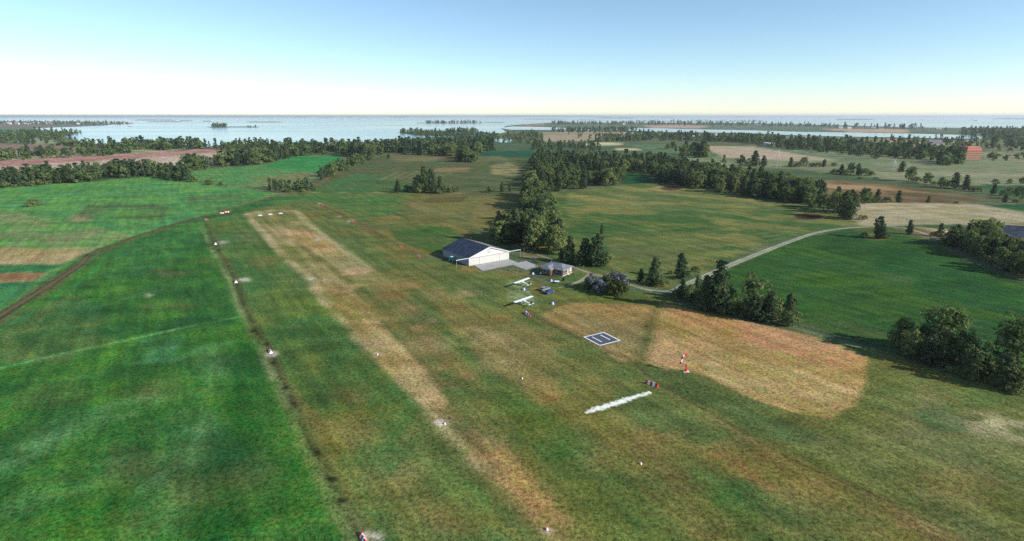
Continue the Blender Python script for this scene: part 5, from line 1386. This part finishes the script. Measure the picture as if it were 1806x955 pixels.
C_, B_, S_ = 'conifer', 'broadleaf', 'bush'
SINGLES = [
    # in front of the drive, round the clubhouse
    (C_, 1006, 464.6, 46, 'tall conifer nearest the clubhouse in the row behind it', 1.0),
    (C_, 1029.5, 467.5, 45, 'second conifer from the clubhouse in the row behind it, twin topped', 1.25),
    (C_, 1051, 469.5, 54, 'tallest conifer in the row behind the clubhouse', 1.1),
    (B_, 1067, 470.5, 26, 'low pale leafy tree at the right end of the row behind the clubhouse', 1.1),
    (C_, 1041, 468.5, 36, 'shorter conifer squeezed between two taller ones behind the clubhouse', 1.0),
    (C_, 991, 460.5, 22, 'small conifer standing just behind the clubhouse roof', 1.1),
    (S_, 1020, 468.5, 9, 'small bush at the foot of the conifers behind the clubhouse', 1.0),
    (C_, 1061, 413, 18, 'lone thin dark conifer in the open meadow', 0.8),
    (C_, 1152, 502, 46, 'conifer growing out of a bush inside the bend of the drive', 1.0),
    (S_, 1167, 505, 20, 'wide green bush beside the conifer inside the bend of the drive', 1.0),
    (S_, 1147, 503, 15, 'dark bush on the left of the conifer inside the bend of the drive', 0.9),
    (C_, 1129, 497, 22, 'small conifer left of the bush inside the bend of the drive', 1.3),
    (C_, 1200, 491.5, 43, 'conifer beside the gravel road on its meadow side', 1.1),
    (S_, 1210, 490, 12, 'dark bush at the foot of the conifer on the meadow side of the road', 1.0),
    (S_, 1227, 481, 12, 'small bush by the gravel road right of the meadow side conifer', 1.0),
    (S_, 1184, 484, 8, 'low bush left of the meadow side conifer', 1.2),
    # hedge between road and bleached field
    (C_, 1204, 526, 32, 'short conifer at the road end of the hedge row', 1.1),
    (S_, 1196, 524, 14, 'dark bush at the road end of the hedge row', 1.2),
    (B_, 1217, 533, 32, 'bushy tree near the road end of the hedge row', 1.0),
    (C_, 1228, 524, 36, 'slim conifer behind the bushy tree in the hedge row', 0.9),
    (C_, 1241, 546, 58, 'slender conifer left of the tallest conifer in the hedge row', 1.0),
    (C_, 1268, 550, 88, 'tallest dark conifer in the hedge row by the gravel road', 0.95),
    (C_, 1258, 548, 40, 'short conifer at the foot of the tallest one in the hedge row', 1.2),
    (B_, 1293, 555, 30, 'round leafy bush tree right of the tallest conifer in the hedge row', 1.15),
    (S_, 1276, 553, 18, 'yellow green bush under the tallest conifer in the hedge row', 1.0),
    (B_, 1326, 548, 62, 'big round crowned tree in the middle of the hedge row', 0.95),
    (C_, 1332, 566, 44, 'dark conifer in front of the big round tree in the hedge row', 1.15),
    (C_, 1354, 567, 52, 'twin pointed conifer right of the big round tree in the hedge row', 1.15),
    (S_, 1346, 568, 14, 'yellowish bush at the foot of the twin pointed conifer', 1.0),
    (B_, 1369, 557, 32, 'small leafy tree behind the twin pointed conifer', 0.9),
    (C_, 1389, 560, 42, 'last conifer at the field end of the hedge row', 1.1),
    (S_, 1385, 573, 16, 'low round bush in front of the last conifer of the hedge row', 1.1),
    (S_, 1402, 558, 12, 'small bush at the very end of the hedge row', 1.3),
    # trees on the field edge, right
    (B_, 1584, 614, 55, 'round leafy tree at the left end of the clump on the right field edge', 0.95),
    (B_, 1655, 622, 84, 'broad spreading tree, the tallest of the clump on the right field edge', 1.0),
    (B_, 1690, 640, 60, 'leafy tree on the right shoulder of the spreading tree', 0.9),
    (C_, 1640, 643, 52, 'blue green conifer in front of the spreading tree', 1.3),
    (S_, 1617, 624, 26, 'ochre green bush between two leafy trees on the right field edge', 1.0),
    (S_, 1662, 648, 15, 'pale round bush at the foot of the spreading tree', 1.2),
    (B_, 1610, 622, 40, 'dark leafy tree squeezed into the clump on the right field edge', 0.9),
    (C_, 1706, 667, 54, 'lone conifer between the two leafy clumps on the right field edge', 1.2),
    (B_, 1730, 660, 38, 'small dark tree right of the lone conifer on the field edge', 1.0),
    (S_, 1714, 670, 14, 'low bush at the foot of the lone conifer on the field edge', 1.1),
    (B_, 1786, 660, 104, 'huge leafy tree cut by the right edge of the picture', 0.9),
    (C_, 1768, 684, 62, 'blue green conifer below the huge tree at the right edge', 1.2),
    (B_, 1800, 690, 46, 'pale leafy tree lowest at the right edge of the picture', 1.1),
    (S_, 1782, 690, 22, 'yellow green bush below the huge tree at the right edge', 1.2),
    (S_, 1752, 676, 16, 'dark low bush left of the blue green conifer at the right edge', 1.2),
    # road junction and farm
    (C_, 1549, 421, 37, 'dark conifer on a grassy island by the road junction', 1.2),
    (S_, 1560, 420, 10, 'low bush right of the conifer at the road junction', 1.4),
    (S_, 1523, 418, 9, 'small round bush left of the conifer at the road junction', 1.1),
    (C_, 1604, 414, 24, 'small conifer standing in the fork of the farm drive', 1.1),
    (C_, 1656, 417, 22, 'slim tree on the bare soil beside the farm drive', 1.0),
    (S_, 1649, 417, 9, 'dark bush at the foot of the slim tree by the farm drive', 1.3),
    (S_, 1668, 418, 8, 'round dark bush on the pale soil of the farmyard', 1.2),
    (C_, 1685, 432, 34, 'leaning dark tree at the left end of the farm trees', 1.2),
    (B_, 1727, 432, 44, 'broad crowned dark tree, widest of the farm trees', 1.15),
    (B_, 1746, 428, 40, 'tall round crowned tree in front of the dark barn', 1.0),
    (B_, 1740, 452, 36, 'bright green leafy tree below the broad farm tree', 1.1),
    (B_, 1712, 443, 26, 'low leafy tree under the broad farm tree', 1.2),
    (S_, 1668, 430, 11, 'dark bush where the farm drive meets the trees', 1.6),
    # meadow clump below the path in the middle distance
    (C_, 701, 340, 20, 'short conifer at the left end of the clump by the meadow path', 1.2),
    (S_, 720, 338.5, 13, 'pale bush near the left end of the clump by the meadow path', 1.0),
    (C_, 736, 340, 29, 'conifer left of the tallest one in the clump by the meadow path', 1.15),
    (C_, 749, 338, 41, 'tallest slender conifer of the clump by the meadow path', 0.95),
    (S_, 744, 340.5, 18, 'light green round bush in the clump by the meadow path', 0.9),
    (C_, 763, 341, 40, 'conifer right of the tallest one in the clump by the meadow path', 0.95),
    (C_, 777.5, 341, 28, 'shorter conifer towards the right of the clump by the meadow path', 1.0),
    (S_, 772, 342, 9, 'small pale bush in front of the clump by the meadow path', 1.0),
    (S_, 790, 339.5, 14, 'wide bush near the right end of the clump by the meadow path', 1.2),
    (S_, 803, 338.5, 10, 'last bush at the right end of the clump by the meadow path', 1.2),
    (S_, 863, 339.5, 11, 'lone round bush on the meadow path', 1.1),
    (C_, 885, 339, 16, 'small conifer on the meadow path, nearer the lone bush', 1.1),
    (C_, 899, 338.5, 15, 'small slim conifer on the meadow path, nearer the wood', 0.9),
    (C_, 685, 279.5, 8, 'tiny lone conifer at the top of the brown meadow', 1.5),
    # lone bush in the far left field
    (S_, 60, 363, 13, 'dark bush standing alone in the far green field on the left', 0.9),
    (S_, 53, 365, 9, 'yellow green bush crouching left of the lone dark bush', 1.2),
    (S_, 72, 361, 5, 'low sprawling bush right of the lone dark bush', 1.9),
    # row of trees beyond the belt, right
    (C_, 1331, 293, 25, 'tall conifer at the left end of the row by the field path', 1.2),
    (C_, 1346.5, 295, 19, 'second conifer in the row by the field path', 1.2),
    (S_, 1322, 293, 9, 'low bush left of the tall conifer by the field path', 1.5),
    (C_, 1394, 295, 16, 'slim conifer right of the thin pylon', 1.2),
    (B_, 1417, 294.5, 17, 'leaning leafy tree right of the slim conifer by the pylon', 0.9),
    (S_, 1407, 295, 10, 'bush between the slim conifer and the leaning tree', 1.0),
    (S_, 1433, 295, 8, 'first bush right of the leaning leafy tree', 1.2),
    (S_, 1442, 295, 9, 'second bush right of the leaning leafy tree', 1.0),
    (C_, 1452, 295, 13, 'small conifer among the bushes by the field path', 1.2),
    (S_, 1472, 294, 7, 'round bush at the right end of the bushes by the field path', 1.3),
    (C_, 1483, 307, 16, 'conifer at the left of the dark thicket on the field path', 1.2),
    (B_, 1500, 308, 20, 'leafy tree in the middle of the dark thicket on the field path', 0.9),
    (S_, 1473, 307, 9, 'dark bush at the left foot of the thicket on the field path', 1.4),
    (S_, 1492, 309, 10, 'dark bush under the leafy tree of the thicket on the field path', 1.4),
    (C_, 1513, 309, 19, 'conifer at the right of the dark thicket on the field path', 1.1),
    (S_, 1526, 310, 14, 'round bush at the right of the thicket on the field path', 1.1),
    (S_, 1536, 310.5, 9, 'last bush at the right end of the thicket on the field path', 1.1),
    (S_, 1518, 316.5, 5, 'tiny dark bush below the thicket on the field path', 1.5),
    (S_, 1545, 316, 4, 'tiny low bush right below the thicket on the field path', 1.8),
    (C_, 1589, 304, 18, 'lone dark conifer in the pale field by the second pylon', 1.3),
    (B_, 1606, 320, 26, 'tall leafy tree at the left end of the roadside trees', 0.95),
    (S_, 1618, 322, 10, 'dark bush at the foot of the tall roadside tree', 1.3),
    (B_, 1634, 325, 20, 'round crowned roadside tree on a short trunk', 1.0),
    (S_, 1647, 327, 8, 'bush right of the round crowned roadside tree', 1.1),
    (B_, 1660, 330, 17, 'leafy roadside tree beside a conifer', 1.0),
    (S_, 1672, 332, 14, 'green bush in the middle of the roadside trees', 1.1),
    (C_, 1685, 332.5, 26, 'tallest conifer of the roadside trees', 1.2),
    (C_, 1703, 335, 24, 'dark conifer right of the tallest roadside conifer', 1.2),
    (S_, 1712, 338, 11, 'pale bush near the right end of the roadside trees', 1.1),
    (S_, 1724, 338.5, 10, 'last bush at the right end of the roadside trees', 1.0),
    (B_, 1755, 326, 10, 'small tree at the edge of the green strip', 1.2),
    (B_, 1780, 325, 9, 'small flat bush tree on the far edge of the green strip', 1.3),
    (B_, 1803, 325, 12, 'small tree on the far edge of the green strip, at the picture edge', 1.2),
    (C_, 1751, 343, 17, 'conifer on the near edge of the green strip', 1.2),
    (B_, 1768, 347, 12, 'round tree right of the conifer on the green strip', 1.1),
    (B_, 1780, 346, 16, 'leafy tree on the green strip left of the large dark tree', 1.0),
    (B_, 1801, 352, 24, 'large dark round tree at the right edge by the farm lane', 1.1),
    (C_, 1772, 358, 15, 'small conifer standing in the bend of the farm lane', 1.2),
    (S_, 1794, 358, 7, 'low bush beside the bend of the farm lane', 1.5),
    (B_, 1525, 360, 28, 'rounded tree at the right end of the long belt', 1.0),
    (C_, 1547, 357.5, 22, 'conifer beyond the right end of the long belt', 1.2),
    (S_, 1535, 358, 13, 'bush between the long belt and the conifer beyond it', 1.3),
    (S_, 1566, 357.5, 11, 'wide bush left of a dark conifer in the brown field', 1.2),
    (C_, 1584, 357.5, 20, 'dark conifer at the lower edge of the brown field', 1.2),
    (C_, 1637, 357.5, 11, 'tiny lone tree at the lower edge of the brown field', 1.2),
    (S_, 1687, 359, 4, 'tiny bush at the lower edge of the brown field', 1.6),
    (S_, 1521, 388, 10, 'small tree at the low tip of the long belt', 1.1),
    (B_, 1187, 263, 13, 'round tree in the striped green field', 1.3),
    (B_, 1178, 264, 10, 'smaller round tree in the striped green field', 1.3),
    (C_, 1192, 267, 9, 'small dark tree at the edge of the striped green field', 1.3),
    (B_, 1307, 292, 11, 'spreading bush tree on the pale field left of the field path', 1.3),
]
for kd, x, y, h, lb, w in SINGLES:
    tree_px(kd, x, y, h * 1.04, lb, w * (1.22 if kd == C_ else 1.18))
for kd, x, y, h, lb, w in (('lilac', 1045, 509, 24, 'grey lilac flowering bush at the left of the thicket by the drive', 1.0), ('lilac', 1060, 517, 22, 'grey lilac flowering bush at the front of the thicket by the drive', 0.95),
                           ('lilac', 1076, 505, 26, 'grey lilac flowering bush at the back of the thicket by the drive', 1.0), ('lilac', 1092, 508, 25, 'grey lilac flowering bush at the right of the thicket by the drive', 0.9),
                           ('olive', 1082, 523, 28, 'dark olive bush at the front of the lilac thicket', 0.9), ('olive', 1096, 520, 22, 'dark olive bush at the right end of the lilac thicket', 0.9), ('olive', 1041, 512, 16, 'dark olive bush at the left foot of the lilac thicket', 1.0), ('olive', 1068, 510, 20, 'dark olive bush in the middle of the lilac thicket', 0.9)):
    tree_px(kd, x, y, h * 1.2, lb, w)

# two thin dark trees in front of the clubhouse
def thin_tree(px, py, H, lean, label, leaves):
    t = thing('sparse_tree', label, 'tree', at(px, py), 0.0)
    r = np.random.default_rng(int(px)); mb = MB(); tips = []
    p = Vector((0, 0, 0)); segs = []
    for k in range(5):
        q = Vector((lean[0] * (k + 1) / 5 + r.uniform(-.1, .1), lean[1] * (k + 1) / 5, H * (k + 1) / 5))
        mb.tube(p, q, 0.16 * (1 - k / 6), 0.16 * (1 - (k + 1) / 6), 6)
        if k >= 1:
            for b in range(4):
                a = r.uniform(0, 2 * PI); e = q + Vector((math.cos(a), math.sin(a), r.uniform(0.2, 0.8))) * r.uniform(0.7, 1.5)
                mb.tube(q, e, 0.05, 0.02, 4); tips.append(tuple(e))
        p = q
    mb.build('trunk', M['bark'], t)
    V, ti = clump_cloud(tips, [0.42] * len(tips), leaves, 0.13, 0.0, 5)
    link_mesh('crown', quads_mesh('crown', V, ti, [LEAF['olive']]), t)
thin_tree(948.8, 483.2, 7.2, (0.4, 0.6), 'thin dark tree with sparse leaves between apron and clubhouse', 14)
thin_tree(973.2, 492.2, 5.8, (2.0, 0.8), 'thin leaning dark tree with few leaves before the clubhouse porch', 5)

# belts and woods
def sample(poly_px, n, mind=0.0):
    poly = [at(*p).xy for p in poly_px]
    xs = [p[0] for p in poly]; ys = [p[1] for p in poly]
    got = []; tries = 0
    while len(got) < n and tries < 60:
        tries += 1
        X = rng.uniform(min(xs), max(xs), 400); Y = rng.uniform(min(ys), max(ys), 400)
        ok = poly_sdf(X, Y, poly) < 0
        for x, y in zip(X[ok], Y[ok]):
            if len(got) >= n: break
            if mind and any((x - a) ** 2 + (y - b) ** 2 < mind * mind for a, b in got): continue
            got.append((x, y))
    return got

# poly, count, (conifer, broadleaf, bush), (hmin, hmax), place words
BELTS = [
    ([(868, 424), (885, 432), (905, 437), (940, 444), (985, 452), (992, 442), (978, 418), (974, 395), (966, 368), (958, 345), (926, 345), (926, 372), (930, 396), (912, 412), (885, 416)], 70, (.35, .55, .10), (10, 16), 'in the belt between hangar and wood', 3.6),
    ([(925, 345), (973, 338), (1001, 337), (1053, 332), (1081, 329), (1096, 328), (1102, 306), (1150, 308), (1155, 324), (1180, 326), (1180, 296), (1100, 284), (940, 284)], 215, (.58, .32, .10), (11, 17), 'in the wood behind the labelled meadow', 4.0),
    ([(1155, 324), (1207, 330), (1231, 335), (1248, 338), (1281, 342), (1318, 348), (1351, 351), (1399, 360), (1426, 369), (1461, 378), (1497, 390), (1515, 391), (1518, 384), (1490, 370), (1440, 350), (1380, 332), (1310, 320), (1240, 306), (1180, 296)], 150, (.50, .36, .14), (10, 16), 'in the long belt along the far meadow edge', 4.0),
    ([(-40, 333), (0, 332), (70, 328), (140, 323), (240, 312), (262, 312), (320, 321), (345, 324), (350, 318), (320, 311), (262, 303), (200, 306), (120, 311), (0, 319), (-40, 322)], 115, (.52, .30, .18), (9, 16), 'in the belt above the far left field', 4.5),
    ([(312, 305), (351, 301), (392, 295), (427, 294), (462, 291), (470, 282), (420, 282), (380, 285), (330, 295)], 48, (.5, .3, .2), (9, 18), 'in the belt right of the pink field', 4.5),
    ([(405, 292), (462, 291.5), (492, 283.5), (530, 275), (600, 275), (620, 277), (655, 279), (690, 271.5), (690, 262), (600, 263), (500, 266), (440, 272)], 130, (.48, .42, .10), (14, 21), 'in the shore wood left of the hedgerow', 5.0),
    ([(690, 271.5), (720, 273.5), (800, 277), (840, 272), (868, 268), (872, 262), (800, 257), (690, 258)], 135, (.62, .32, .06), (14, 21), 'in the dense shore wood above the brown meadow', 5.0),
    ([(564, 318.5), (585, 312), (612, 301), (655, 281), (660, 277), (640, 278), (605, 294), (575, 306), (558, 315)], 42, (.30, .50, .20), (8, 13), 'in the slanting hedgerow between two meadows', 3.5),
    ([(463, 338.5), (510, 340), (557, 338.5), (550, 331), (520, 328), (480, 332)], 22, (.30, .30, .40), (5, 9), 'in the copse by the end of the dirt track', 3.5),
    ([(802, 286), (825, 288), (842, 286), (838, 278), (806, 278)], 16, (.6, .3, .1), (15, 21), 'in the square copse in the brown meadow', 5.0),
    ([(352, 325), (400, 330), (412, 330), (380, 325), (355, 320)], 9, (.1, .2, .7), (3, 8), 'in the hedge along the far green field', 3.0),
    ([(100, 257), (176, 260), (240, 265), (290, 266), (370, 263), (376, 258.5), (300, 259), (240, 257), (176, 257)], 80, (.45, .40, .15), (10, 20), 'on the shore behind the pink field', 5),
    ([(376, 262), (430, 272), (470, 268), (470, 258), (420, 258)], 34, (.45, .40, .15), (11, 19), 'on the shore above the belt', 5),
    ([(-20, 276), (60, 272), (170, 268), (235, 268), (232, 273), (150, 277), (0, 285), (-20, 286)], 60, (.30, .35, .35), (6, 19), 'in the tan strip above the pink field', 6),
    ([(-20, 240), (60, 234), (116, 236), (144, 234.5), (120, 240), (100, 247), (120, 256), (60, 255), (-20, 254)], 110, (.4, .45, .15), (12, 20), 'on the wooded point in the bay', 8),
    ([(-20, 219.5), (150, 221.5), (185, 220), (235, 219), (200, 216.8), (0, 215.6)], 150, (.4, .5, .1), (14, 24), 'in the far village', 20),
    ([(1198, 278), (1246, 281), (1244, 273), (1206, 270)], 14, (.5, .4, .1), (14, 22), 'in the copse below the striped field', 5),
    ([(1040, 252), (1100, 250), (1190, 249), (1290, 252), (1330, 255), (1335, 247), (1200, 241), (1150, 238), (1060, 246)], 130, (.5, .4, .1), (12, 19), 'round the grey warehouse', 6),
    ([(1225, 250), (1300, 252), (1340, 257), (1400, 265), (1470, 272), (1541, 280.5), (1612, 283), (1689, 282.5), (1690, 274), (1600, 264), (1500, 257), (1400, 249), (1320, 245)], 230, (.46, .44, .10), (13, 20), 'in the long distant wood left of the brick building', 6),
    ([(1652, 292), (1690, 293), (1698, 284), (1655, 284)], 16, (.5, .4, .1), (13, 20), 'in the copse before the brick building', 5),
    ([(1735, 262), (1840, 284), (1840, 229), (1700, 229), (1690, 237), (1740, 247)], 170, (.45, .45, .10), (12, 20), 'behind the brick building', 8),
    ([(1740, 284), (1820, 288), (1820, 276), (1745, 274)], 12, (.2, .3, .5), (5, 12), 'right of the brick building', 6),
    ([(969, 220.5), (1135, 221.5), (1330, 223), (1500, 227), (1690, 231), (1690, 227.5), (1500, 223.5), (1330, 219.5), (1135, 217.6), (969, 217.6)], 210, (.45, .45, .10), (15, 26), 'on the strip beyond the lagoon', 14),
    ([(965, 234), (1090, 234), (1125, 228.5), (1040, 230), (975, 231.5)], 80, (.5, .4, .1), (12, 19), 'at the near end of the lagoon', 8),
    ([(880, 252), (950, 256), (960, 246), (940, 236), (895, 240)], 46, (.4, .45, .15), (10, 17), 'round the small pond', 8),
    ([(700, 235), (735, 240), (790, 243), (860, 250), (885, 246), (872, 240), (800, 236), (735, 233)], 95, (.45, .45, .10), (10, 18), 'on the low spit in the bay', 6),
    ([(785, 234), (838, 235), (842, 232.5), (788, 232)], 26, (.3, .6, .1), (13, 19), 'on the far side of the spit', 8),
    ([(935, 265), (1060, 268), (1060, 258), (935, 256)], 40, (.5, .35, .15), (8, 15), 'in the green fields below the pond', 8),
    ([(375, 225), (399, 225), (399, 224.3), (375, 224.3)], 14, (.5, .5, 0), (16, 26), 'on the small island', 8),
    ([(437, 225.3), (452, 225.3), (452, 224.6), (437, 224.6)], 6, (.3, .6, .1), (8, 16), 'on the small island', 8),
    ([(752, 217.9), (818, 217.9), (850, 217.6), (850, 217), (752, 217)], 40, (.5, .5, 0), (14, 28), 'on the long flat island', 15),
    ([(1120, 215), (1345, 215.4), (1345, 213.9), (1120, 213.9)], 40, (.5, .5, 0), (12, 22), 'on the thin island', 20),
    ([(1655, 428), (1690, 440), (1740, 466), (1840, 498), (1840, 452), (1775, 446), (1745, 436), (1700, 424)], 34, (.22, .53, .25), (6, 11), 'in the farm trees by the barn', 3.4),
    ([(1192, 526), (1290, 557), (1395, 577), (1404, 567), (1300, 548), (1200, 514)], 13, (.05, .15, .80), (5, 9), 'in the hedge row by the gravel road', 2.2),
    ([(1572, 616), (1640, 648), (1720, 676), (1806, 704), (1806, 672), (1700, 640), (1600, 606)], 13, (.05, .15, .80), (5, 9), 'on the ditch of the right field edge', 2.4),
    ([(1700, 440), (1740, 466), (1806, 492), (1840, 500), (1840, 470), (1760, 446)], 14, (.05, .35, .60), (7, 12), 'at the front of the farm trees', 2.6),
    ([(1250, 294), (1330, 290), (1330, 283), (1290, 282)], 7, (.3, .4, .3), (6, 12), 'in the pale field', 8),
    ([(1050, 233), (1160, 236), (1160, 240), (1080, 246), (960, 249), (960, 238)], 16, (.4, .4, .2), (8, 14), 'in the sandy fields', 12),
    ([(1560, 247), (1740, 250), (1735, 262), (1600, 258)], 40, (.4, .45, .15), (10, 16), 'round the grey pink house', 8),
    ([(1395, 236.5), (1740, 243), (1740, 241), (1400, 233.5)], 0, (.4, .4, .2), (8, 14), 'in the lagoon', 12),
]
ADJ = {C_: ('dark pointed conifer', 'conifers'), B_: ('leafy round crowned tree', 'leafy trees'), S_: ('low rounded bush', 'bushes')}
cand = []
for poly, n, wts, (h0, h1), words_, md in BELTS:
    words_ = words_.replace('behind the labelled meadow', 'beyond the big meadow')
    for (x, y) in sample(poly, int(n * 1.5), md * 0.8):
        kd = (C_, B_, S_)[int(rng.choice(3, p=np.array((wts[0] * 0.82, wts[1] * 1.25, wts[2])) / (wts[0] * 0.82 + wts[1] * 1.25 + wts[2])))]
        h = rng.uniform(h0, h1) * {C_: 1.2, B_: 1.08, S_: 0.42}[kd]
        cand.append((h / math.hypot(x, y), kd, x, y, h, words_))
cand.sort(key=lambda c: -c[0])
quota = {C_: 300 - sum(1 for s in SINGLES if s[0] == C_), B_: 300 - sum(1 for s in SINGLES if s[0] == B_), S_: 300 - sum(1 for s in SINGLES if s[0] == S_)}
mass = {C_: [], B_: [], S_: []}
WHOLE_ME = {}
for app, kd, x, y, h, words_ in cand:
    wide = rng.uniform(1.0, 1.5) if kd == C_ else rng.uniform(0.95, 1.3) if kd == B_ else rng.uniform(0.9, 1.4)
    if quota[kd] > 0 and app > 0.0085:
        quota[kd] -= 1
        adj, plural = ADJ[kd]
        tree(kd, Vector((x, y, 0)), h, adj + ' ' + words_, plural + ' ' + words_, wide)
    else:
        mass[kd].append((x, y, h, wide))
for kd, nm in ((C_, 'distant_conifers'), (B_, 'distant_leafy_trees'), (S_, 'distant_bushes')):
    Vs, Ts = [], []
    for x, y, h, w in mass[kd]:
        V, t = LOW[kd][int(rng.integers(0, 6))]
        a = rng.uniform(0, 2 * PI); c, s = math.cos(a), math.sin(a)
        U = np.empty_like(V)
        U[:, 0] = (V[:, 0] * c - V[:, 1] * s) * h * w + x; U[:, 1] = (V[:, 0] * s + V[:, 1] * c) * h * w + y; U[:, 2] = V[:, 2] * h
        Vs.append(U); Ts.append(np.clip(t * 0.6 + rng.uniform(-0.15, 0.5), 0, 1))
    if Vs:
        o = link_mesh(nm, quads_mesh(nm, np.concatenate(Vs), np.concatenate(Ts), [LEAF[kd]]))
        tag(o, 'far off ' + ADJ[kd][1] + ' too many and too small to tell apart', 'woodland', kind='stuff')

# ------------------------------------------------------------------ camera, sky, sun, air
cam = bpy.data.cameras.new('camera'); co = bpy.data.objects.new('camera', cam); COL.objects.link(co)
cam.sensor_width = 36.0; cam.lens = 36.0 * F / 1806.0
cam.clip_start = 0.5; cam.clip_end = 200000
co.location = (0, 0, HC); co.rotation_euler = (PI / 2 - PITCH, 0, 0)
SC.camera = co

EL = math.radians(27.0); AZ = Vector((0.91, -0.41)).normalized()
S = Vector((AZ.x * math.cos(EL), AZ.y * math.cos(EL), math.sin(EL)))
sun = bpy.data.lights.new('sun', 'SUN'); sun.energy = 4.2; sun.angle = math.radians(0.5); sun.color = (1.0, 0.95, 0.87)
so = bpy.data.objects.new('sun', sun); COL.objects.link(so)
so.rotation_euler = (-S).to_track_quat('-Z', 'Y').to_euler(); so.location = (0, 0, 300)

world = bpy.data.worlds.new('World'); SC.world = world; world.use_nodes = True
nt = world.node_tree; nt.nodes.clear()
wo = nt.nodes.new('ShaderNodeOutputWorld'); bg = nt.nodes.new('ShaderNodeBackground')
sky = nt.nodes.new('ShaderNodeTexSky'); sky.sky_type = 'NISHITA'; sky.sun_disc = False
sky.sun_elevation = EL; sky.sun_rotation = math.atan2(AZ.x, AZ.y)
sky.altitude = 2500; sky.air_density = 1.1; sky.dust_density = 0.45; sky.ozone_density = 5.2
bg.inputs['Strength'].default_value = 0.107
wb = nt.nodes.new('ShaderNodeMix'); wb.data_type = 'RGBA'; wb.blend_type = 'MULTIPLY'; wb.inputs[0].default_value = 1.0
wb.inputs[7].default_value = (1.42, 1.25, 1.02, 1)   # white balance of the whole sky
nt.links.new(sky.outputs[0], wb.inputs[6]); nt.links.new(wb.outputs[2], bg.inputs['Color']); nt.links.new(bg.outputs[0], wo.inputs['Surface'])

SC.view_settings.view_transform = 'Standard'; SC.view_settings.look = 'None'
SC.view_settings.gamma = 1.0; SC.view_settings.use_curve_mapping = False
SC.view_settings.exposure = 0.62
SC.render.engine = 'CYCLES'
SC.cycles.max_bounces = 6; SC.cycles.transparent_max_bounces = 6
SC.cycles.use_denoising = False
SC.cycles.denoiser = 'OPENIMAGEDENOISE'
SC.cycles.denoising_prefilter = 'ACCURATE'
SC.cycles.denoising_input_passes = 'RGB_ALBEDO_NORMAL'

HAZE = True
if HAZE:
    mb = MB(); mb.box((0, 0, 60.0), (150000, 150000, 131.0))
    m, nt, out = new_mat('haze')
    pv = N(nt, 'ShaderNodeVolumePrincipled'); pv.inputs['Density'].default_value = 4.5e-5; pv.inputs['Color'].default_value = (0.90, 0.95, 1.0, 1); pv.inputs['Anisotropy'].default_value = 0.2
    nt.links.new(pv.outputs[0], out.inputs['Volume'])
    tag(mb.build('haze', m), kind='stuff')
print('individual quota left', quota, 'mass', {k: len(v) for k, v in mass.items()})
